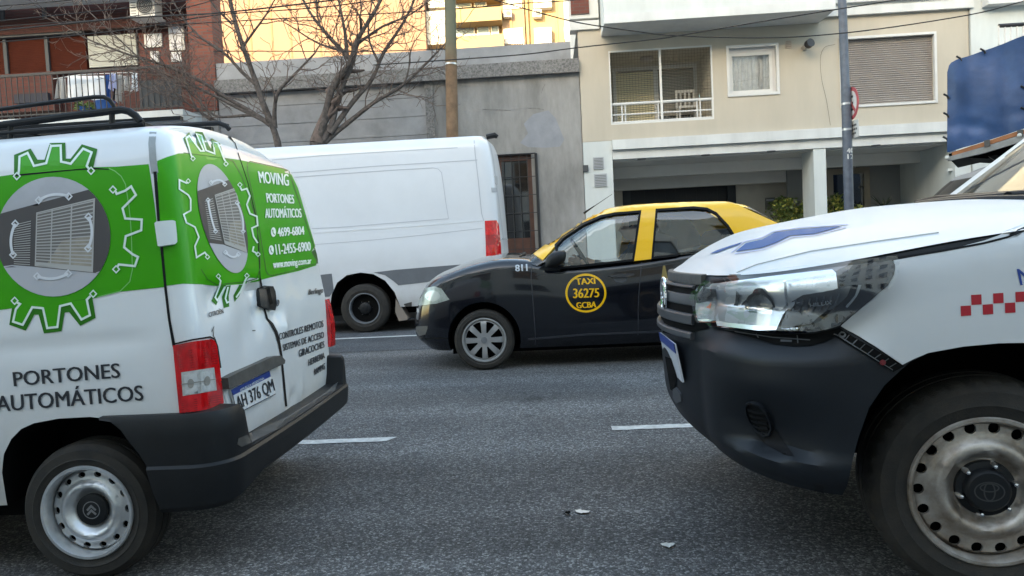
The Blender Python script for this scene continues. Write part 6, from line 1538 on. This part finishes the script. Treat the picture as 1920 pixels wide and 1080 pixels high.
# front plate, tilted
pc = onY(1256, 712, 3.15); b = MB(); 
b.prism([Vector((.468, 2.90, .60)), Vector((.468, 3.30, .60)), Vector((.443, 3.30, .745)), Vector((.443, 2.90, .745))], (0, 0, 0), (.008, 0, 0))
fp = b.mk('number_plate', mat('plate_white_front', (.6, .62, .66), .4), pk, smooth=False)
b = MB(); b.prism([Vector((.4465, 2.90, .71)), Vector((.4465, 3.30, .71)), Vector((.441, 3.30, .746)), Vector((.441, 2.90, .746))], (0, 0, 0), (.004, 0, 0)); b.mk('plate_band', mat('plate_blue_front', (.02, .06, .28), .4), fp, smooth=False)
pd_('front_intake', [(1248, 668), (1260, 672), (1270, 705), (1266, 735), (1258, 730)], M['black'], .003, 0, 6)
pd_('tow_cover', [(1264, 730), (1270, 726), (1278, 738), (1280, 752), (1270, 756), (1264, 745)], M['grille_grey'], .006, .008, 6)
# fog lamp
fg = pd_('fog_lamp', [(1399, 757), (1404, 753), (1420, 757), (1436, 766), (1444, 786), (1456, 806), (1490, 857), (1470, 853), (1436, 834), (1412, 806), (1402, 780)], M['gap'], .003, 0, 7)
b = MB()
for k in range(5):
    y = 765 + k * 10; decal('', ps, [(1404 + k * 3, y - 1), (1418 + k * 2.6, y + 3.5), (1436 + k * 2, y + 5), (1437 + k * 2, y + 8.5), (1418 + k * 2.6, y + 7.5), (1405 + k * 3, y + 3)], None, None, .010, .006, 6, into=b)
b.mk('fog_slat', M['plastic'], fg, smooth=False)
pd_('fog_bezel', stroke([(1400, 762), (1403, 755), (1412, 753), (1426, 758), (1438, 770), (1446, 788), (1449, 803), (1444, 814), (1434, 816), (1420, 806), (1408, 790), (1402, 775)], 3, True), M['plastic2'], .012, .012, 8, fg)
# headlamp: bowls, chrome, orange corner, dark tip, clear cover
outl = [(1312, 561), (1316, 552), (1334, 539), (1342, 533), (1420, 524), (1520, 510), (1600, 499), (1670, 490), (1676, 498), (1674, 515), (1663, 535), (1620, 573), (1577, 610), (1552, 618), (1527, 624), (1475, 626), (1449, 626), (1405, 622), (1366, 618), (1334, 614), (1326, 606), (1318, 594), (1314, 576)]
M['lampdark'] = mat('lamp_black_blue', (.012, .016, .028), .12, coat=1.)
M['lampgrey'] = mat('lamp_bezel_grey', (.16, .165, .175), .25, metal=.7)
hl = pd_('headlight', outl, M['lampdark'], .010, .016, 9)
L_ = lambda nm, poly, m, o=.012, st=7, tl=0.: decal(nm, ps, poly, m, hl, o, 0, st, tilt=tl)
L_('reflector', [(1317, 558), (1334, 542), (1345, 535), (1420, 526.5), (1520, 513), (1562, 508), (1570, 515), (1573, 538), (1540, 544), (1500, 560), (1482, 585), (1470, 618), (1440, 620), (1370, 612), (1330, 608), (1318, 580)], mat('lamp_reflector', (.86, .87, .88), .24, metal=.7), .0125, 7, .2)
L_('lamp_bowl', ell(1435, 577, 30, 36, 28), M['lampgrey'], .030, 7, .06)
L_('bulb_bowl', ell(1437, 577, 25, 31, 26), mat('bowl_mirror', (.80, .82, .84), .12, metal=.9), .032, 7, .1)
L_('bowl_divider', stroke([(1482, 530), (1484, 560), (1470, 600), (1456, 622)], 5), mat('silver_rim', (.7, .71, .72), .2, metal=.9), .037)
L_('bowl_divider', stroke([(1400, 545), (1394, 580), (1400, 612)], 6), M['lampgrey'], .035)
L_('outer_bowl', [(1486, 560), (1510, 546), (1562, 540), (1598, 534), (1590, 552), (1560, 580), (1530, 606), (1476, 615), (1482, 590)], M['lampgrey'], .023, 7, .14)
L_('lamp_ledge', [(1462, 620), (1475, 617), (1520, 615), (1516, 622), (1470, 625)], M['chrome'], .037)
L_('light_strip', stroke([(1612, 534), (1606, 552), (1590, 573)], 4), mat('grey_lightguide', (.4, .42, .44), .2), .02)
L_('indicator', [(1320, 593), (1345, 586), (1366, 583), (1371, 608), (1362, 616), (1336, 612), (1327, 604)], M['orange'], .040)
L_('indicator', [(1338, 578), (1350, 566), (1346, 580)], M['orange'], .040)
L_('facet', [(1316, 556), (1334, 541), (1360, 540), (1362, 556), (1340, 566), (1317, 572)], mat('facet_grey', (.5, .51, .53), .1, metal=.9), .036)
L_('facet', [(1375, 586), (1392, 572), (1398, 612), (1374, 610)], mat('facet_pale', (.62, .68, .78), .12, metal=.8), .035)
b = MB()
for k in range(7): x = 1498 + k * 13; decal('', ps, [(x, 552 - k * .9), (x + 3, 551.6 - k * .9), (x - 8 + 3, 603 - k * 4), (x - 8, 603 - k * 4)], None, None, .034, 0, 12, into=b)
b.mk('lens_flute', mat('flute_grey', (.3, .31, .33), .15, metal=.8), hl, smooth=False)
text('lettering', ps, 'HILUX', [(1526, 556), (1567, 552), (1567.5, 560), (1526.5, 564)], mat('pale_etching', (.62, .64, .66), .3), hl, .040, .25)
pd_('lamp_cover', outl, M['lens_glass'], .047, 0, 9, hl)
# dark gap under the lamp and the bared fender bracket
pd_('lamp_gap', [(1340, 617), (1366, 621), (1449, 628), (1475, 628), (1527, 626), (1560, 618), (1577, 613), (1572, 626), (1550, 641), (1520, 649), (1488, 650), (1450, 646), (1410, 634), (1380, 626)], M['black'], .004, 0, 8)
b = MB()
for pl, w_ in (([(1380, 624), (1450, 635), (1520, 640)], 2), ([(1465, 641), (1486, 642)], 4), ([(1496, 630), (1497, 646)], 2), ([(1420, 628), (1424, 636)], 2)): decal('', ps, stroke(pl, w_), None, None, .007, 0, 10, into=b)
b.mk('lamp_bracket', M['grille_grey'], pk, smooth=False)
br_ = pd_('fender_bracket', [(1573, 613), (1600, 632), (1694, 686), (1674, 697), (1620, 664), (1561, 630)], M['black'], .005, 0, 8)
b = MB()
for k in range(8):
    t = (k + .6) / 8.5; a = Vector((1573, 613)).lerp(Vector((1694, 686)), t); c = Vector((1561, 630)).lerp(Vector((1674, 697)), t); decal('', ps, stroke([tuple(a.lerp(c, .15)), tuple(a.lerp(c, .85))], 1.6), None, None, .008, 0, 8, into=b)
decal('', ps, stroke([(1565, 626), (1620, 661), (1672, 693)], 1.8), None, None, .008, 0, 10, into=b)
decal('', ps, ell(1581, 628, 7, 7, 16), None, None, .008, 0, 5, into=b)
b.mk('clip_row', M['grille_grey'], br_, smooth=False)
pd_('bolt_hole', ell(1581, 628, 3.5, 4, 12), M['black'], .0095, 0, 5, br_)
pd_('red_clip', ell(1653, 679, 5.5, 5, 12), mat('red_clip', (.14, .008, .012), .5), .010, .004, 5, br_)
# lettering and checker band
b = MB()
for x, y in ((1797.8, 573.7), (1839, 571), (1880.5, 568), (1922, 565.3), (1963, 562.5), (1817.4, 553), (1858.4, 550.2), (1900, 547.5), (1941.5, 544.8), (1983, 542)):
    decal('', ps, [(x, y), (x + 19.3, y - 1.2), (x + 20, y + 17.5), (x + .8, y + 18.8)], None, None, .0095, 0, 10, into=b)
b.mk('checker_band', mat('red_vinyl', (.40, .006, .018), .35), fen, smooth=False)
text('lettering', ps, 'N', [(1903, 504), (1930, 501), (1934, 531), (1910, 535)], mat('blue_vinyl', (.012, .05, .26), .4), fen, .0095, .5)
bl = mat('hood_blue', (.010, .082, .25), .55, spec=.2); pale = mat('hood_pale_line', (.42, .46, .66), .5, spec=.2)
star = decal('hood_cross', hs, [(1380, 473), (1399, 457), (1430, 450), (1453, 437), (1500, 431), (1580, 425), (1552, 433), (1527, 440), (1482, 443), (1456, 456), (1428, 466)], bl, hood, .003, 0, 8)
decal('cross_edge', hs, stroke([(1372, 475), (1396, 454), (1428, 447), (1450, 435), (1500, 428), (1590, 422)], 1.6), pale, star, .003, 0, 8)
decal('cross_edge', hs, stroke([(1378, 477), (1430, 469), (1460, 457), (1486, 445.5), (1530, 442), (1586, 427)], 1.6), pale, star, .003, 0, 8)
decal('cross_edge', hs, [(1331, 477), (1345, 470), (1372, 461), (1392, 455), (1388, 459), (1362, 468), (1345, 475)], bl, star, .003, 0, 8)
b = MB()
for pl in ([(1355, 522), (1420, 495), (1520, 470), (1640, 452), (1760, 436)], ):
    decal('', hs, stroke(pl, [1, 3, 4, 4, 2]), None, None, .004, .004, 14, into=b)
b.mk('hood_crease', M['pick_white'], hood)
# cab
KL = [(0, 0, 0, 0), (.5, .06, .42, -.05), (.85, .12, .72, -.1), (.95, .16, .82, -.13), (1, .23, .92, -.2)]
kv, kf = hull(1.66, 4.0, 3.2, .86, (.24, .32, .14), (.1, .2, .02), KL, lambda x: 1.13, lambda x: 1.76, lambda x: .05, nlev=40, nside=60, nf=26)
tk = lambda c: (c.z - 1.13) / .63
ws = lambda c: tk(c) <= .88 and c.x < 1.66 + .14 + .10 + tk(c) * .86 and -.665 + .05 * tk(c) < c.y - 3.2 < .57 - .05 * tk(c)
sdw = lambda c: .12 < tk(c) < .86 and abs(c.y - 3.2) > .66 and 2.25 + tk(c) * .5 < c.x < 3.8
sub('cab_shell', kv, pick(kv, kf, lambda c: not ws(c) and not sdw(c) and not (tk(c) < .02)), M['pick_white'], pk, ang=50)
wsg = sub('windscreen', kv, pick(kv, kf, ws), M['lens_glass'], pk)
sub('side_glass', kv, pick(kv, kf, sdw), M['glass'], pk)
b = MB(); b.box(1.95, 2.35, 2.5, 3.9, 1.0, 1.20); b.mk('dashboard', M['plastic'], pk, smooth=False)
b = MB(); b.tube([(1.72, 2.75, 1.235), (1.66, 3.05, 1.245), (1.63, 3.35, 1.255), (1.66, 3.6, 1.25)], .012, 8); b.tube([(1.66, 2.9, 1.23), (1.60, 3.2, 1.235), (1.64, 3.55, 1.235)], .02, 8); b.tube([(1.70, 2.5, 1.20), (1.60, 2.9, 1.225), (1.56, 3.2, 1.232), (1.60, 3.6, 1.225), (1.66, 3.85, 1.2)], .014, 8); b.mk('wiper', M['plastic'], pk)
for yy in (2.78, 3.62):
    b = MB(); b.tube([(2.85, yy, 1.0), (2.95, yy, 1.3), (3.0, yy, 1.42)], [.2, .2, .15], 10); s_ = b.mk('seat', M['seat'], pk); b = MB(); b.ico((3.03, yy, 1.53), .12, (.5, 1, .8), 2); b.mk('headrest', M['seat'], s_)
# front wheel, steered
hdisc = [(0, .05), (.088, .05), (.096, .046), (.105, .032), (.122, .012), (.14, .014), (.152, .03), (.165, .038), (.2, .042), (.208, .055), (.213, .065)]
pcap = [(.086, .052), (.083, .036), (.066, .032), (.062, .012), (.055, .006), (.001, .006)]
def toy(s): return (.005, [([(s * math.cos(2 * math.pi * k / 26), s * .72 * math.sin(2 * math.pi * k / 26)) for k in range(26)] + [(s, 0)], s * .1), ([(s * .36 * math.cos(2 * math.pi * k / 20), s * .68 * math.sin(2 * math.pi * k / 20)) for k in range(20)] + [(s * .36, 0)], s * .1), ([(s * .62 * math.cos(2 * math.pi * k / 20), s * .3 + s * .3 * math.sin(2 * math.pi * k / 20)) for k in range(20)] + [(s * .62, s * .3)], s * .1)], mat('emblem_dark_grey', (.035, .035, .037), .4))
for x, y, f, st in ((1.272, 2.335, 1, R(-11)), (1.272, 4.065, -1, R(-11)), (4.25, 2.335, 1, 0)):
    wheel(pk, (x, y, .337), .337, .24, .222, hdisc, circ_loops(18, .186, .0165, .0165, .1), M['rust_steel'], pcap, steer=st, nuts=(6, .076, .034, .25, .0105), m_cap=M['plastic'], lugs=.009, face=f, emblem=toy(.04) if f == 1 and st else None, lip=.004)
pd_('mud_flap', [(1525, 905), (1545, 912), (1542, 950), (1536, 950)], M['plastic'], .001, .004, 8)

# ---------------------------------------------------------------- grey car behind the pickup
gc = thing('grey_car', 'grey parked car whose windscreen shows behind the pickup windscreen', 'car', (4.9, 9.2, 0))
M['greycar'] = mat('grey_car_paint', (.20, .205, .21), .5, coat=.2)
cv2, cf2 = hull(3.62, 7.9, 9.2, .9, (.4, .5, .08), (.3, .4, .05), [(0, .05, .05, -.05), (.3, 0, 0, 0), (.8, .01, .02, -.02), (1, .08, .12, -.1)], lambda x: .3, lin((3.6, .85), (4.4, 1.02), (7.9, 1.08)), lambda x: .05, nlev=16, nside=40)
mk('body', cv2, cf2, M['greycar'], gc, ang=50)
kv2, kf2 = hull(4.17, 7.2, 9.2, .86, (.22, .3, .12), (.2, .3, .05), [(0, .02, 0, 0), (.5, .07, .36, -.1), (.88, .12, .68, -.25), (.96, .16, .76, -.3), (1, .24, .88, -.38)], lambda x: 1.0, lambda x: 1.78, lambda x: .06, nlev=26, nside=40, nf=20)
tk2 = lambda c: (c.z - 1.0) / .78
ws2 = lambda c: tk2(c) <= .9 and c.x < 4.17 + .22 + tk2(c) * .77 and abs(c.y - 9.2) < .66
sd2 = lambda c: .1 < tk2(c) < .86 and abs(c.y - 9.2) > .62 and 4.72 + tk2(c) * .5 < c.x < 6.8 - tk2(c) * .3
sub('roof', kv2, pick(kv2, kf2, lambda c: not ws2(c) and not sd2(c)), M['greycar'], gc, ang=50)
dg = mat('dull_dark_glass', (.015, .017, .018), .3, spec=.12)
sub('windscreen', kv2, pick(kv2, kf2, ws2), dg, gc); sub('side_glass', kv2, pick(kv2, kf2, sd2), dg, gc)
for x in (4.45, 7.0):
    wheel(gc, (x, 8.34, .33), .33, .2, .2, [(0, .02), (.12, .015), (.18, .03), (.19, .04)], circ_loops(8, .12, .02, .03), M['grey_steel'], [(.04, .02), (.04, .01), (.001, .01)])

# ---------------------------------------------------------------- truck with the blue tarpaulin
tk_ = thing('tarpaulin_truck', 'truck with a blue tarpaulin load cover over orange planks, tilted up at the right edge', 'truck', (7.5, 12.4, 0))
YTk = 11.6; dep = 2.1; TP0 = Vector((5.76, 11.6, 0)); TD = Vector((math.cos(R(30)), -math.sin(R(30)), 0)); TN = Vector((math.sin(R(30)), math.cos(R(30)), 0))
def onT(x, y, o=0.):
    d = ray(x, y); return CAM_POS + d * ((TP0 + TN * o - CAM_POS).dot(TN) / d.dot(TN))
top = [(1775, 140), (1779, 124), (1788, 116), (1806, 108), (1840, 96), (1880, 82), (1920, 67), (2000, 40), (2160, -12)]
bot = [(1778, 286), (1800, 279), (1850, 264), (1900, 248), (1960, 229), (2060, 197), (2160, 165)]
# tarpaulin cloth: a rippled skin on near side, left end and top
rd = random.Random(4); V = []; F = []; nu, nv = 60, 26
tx_ = lambda x: cr([(p[0], p[1]) for p in top], x)[0]; bx_ = lambda x: cr([(p[0], p[1]) for p in bot], x)[0]
for j in range(nv + 1):
    for i in range(nu + 1):
        x = 1776 + (2160 - 1776) * (i / nu) ** 1.15; v = j / nv; y = tx_(x) * (1 - v) + bx_(x) * v
        p = onT(x, y); rip = .05 * noise.noise((p.x * 2.2 + p.z * 1.4, p.z * 1.2, .4)) + .022 * math.sin(p.x * 21 + 2.5 * noise.noise((p.x, p.z, 2))) * (1 - .5 * v) * math.exp(-((p.x - 6.0) / .45) ** 2) + .035 * noise.noise((p.x * 4, p.z * 6 + p.x * 3, 3)) * sstep(.55, .85, v) + .03 * noise.noise((p.x * 6, p.z * .8, 7))
        p += TN * rip; V.append(p)
base = len(V)
for j in range(nv):
    for i in range(nu): F.append((j * (nu + 1) + i, j * (nu + 1) + i + 1, (j + 1) * (nu + 1) + i + 1, (j + 1) * (nu + 1) + i))
# top and end, going back in depth
nd = 8
def back(ids):
    global V
    rows = [ids]
    for d in range(1, nd + 1):
        r = []
        for i in ids: r.append(len(V)); V.append(V[i] + TN * (dep * d / nd) + Vector((0, 0, .06 * math.sin(math.pi * d / nd))))
        rows.append(r)
    for a in range(nd):
        for k in range(len(ids) - 1): F.append((rows[a][k], rows[a][k + 1], rows[a + 1][k + 1], rows[a + 1][k]))
back(list(range(nu + 1))); back([j * (nu + 1) for j in range(nv + 1)])
mk('tarpaulin', V, F, M['tarp'], tk_, ang=70)
def slab(pts, y0, y1, m, name, par=tk_):
    b = MB(); b.prism([onT(x, y) for x, y in pts], TN * y0, TN * y1); return b.mk(name, m, par, smooth=False)
slab([(1784, 286), (1846, 266), (1846, 274), (1786, 293)], -.01, .06, M['plank'], 'plank'); slab([(1856, 263), (1908, 246), (1908, 254), (1856, 271)], -.01, .06, M['plank'], 'plank'); slab([(1916, 244), (2160, 167), (2160, 175), (1916, 252)], -.01, .06, M['plank'], 'plank')
rail = slab([(1776, 295), (1846, 275), (1912, 254), (2160, 176), (2160, 190), (1912, 267), (1846, 287), (1778, 302)], -.03, .07, mat('truck_frame_grey', (.26, .26, .25), .6, var=.3, vscale=6), 'bed_frame')
slab([(1778, 288), (1846, 268), (1912, 248), (2160, 170), (2160, 184), (1912, 262), (1846, 282), (1780, 298)], .075, dep, M['black'], 'bed_floor')
for q in ([(1845, 264), (1856, 262), (1857, 274), (1846, 277)], [(1907, 245), (1918, 243), (1919, 256), (1908, 258)]): slab(q, -.04, .05, M['worn'], 'stake_bracket')
for x, y in ((1776, 296), (1912, 254)): 
    c = onT(x, y, -.03); MB().ico(c, .035, (1, .8, 1), 2).mk('marker_lamp', mat('pale_marker', (.5, .5, .47), .3), tk_)
slab([(1812, 291), (1912, 268), (2160, 192), (2160, 330), (1990, 330), (1960, 305), (1895, 290), (1850, 293)], .45, 1.5, M['black'], 'chassis')
slab([(1852, 290), (1868, 287), (1912, 310), (1905, 318), (1890, 314)], .3, .45, M['plastic'], 'chassis_brace')
hk = MB()
for x, y in ((1776, 180), (1776, 215), (1775, 260), (1800, 109), (1845, 95), (1921, 165), (1921, 205)): c = onT(x, y, -.02); hk.tube([c + Vector((-.05, 0, .03)), c, c + Vector((.02, 0, -.04))], .014, 6)
hk.mk('tarpaulin_hook', M['iron'], tk_)
def tbox(mb, u0, u1, v0, v1, z0, z1):
    mb.prism([TP0 + TD * u + TN * v for u, v in ((u0, v0), (u1, v0), (u1, v1), (u0, v1))], (0, 0, z0), (0, 0, z1)); return mb
tbox(MB(), 3.2, 5.2, .1, dep - .1, .55, 3.3).mk('cab', M['tarp'], tk_, smooth=False)
tbox(MB(), .9, 5.0, .5, 1.5, .72, .98).mk('chassis', M['black'], tk_, smooth=False)
tbox(MB(), 2.6, 2.9, .6, 1.4, .985, 2.75).mk('lift_post', M['black'], tk_, smooth=False)
for u in (1.5, 4.2):
    for v, f in ((.15, 1), (dep - .15, -1)):
        c = TP0 + TD * u + TN * v; wheel(tk_, (c.x, c.y, .5), .5, .28, .28, [(0, .05), (.2, .05), (.26, .09)], circ_loops(8, .19, .025), M['grey_steel'], [(.08, .05), (.08, -.02), (.001, -.02)], face=f, steer=R(-30))
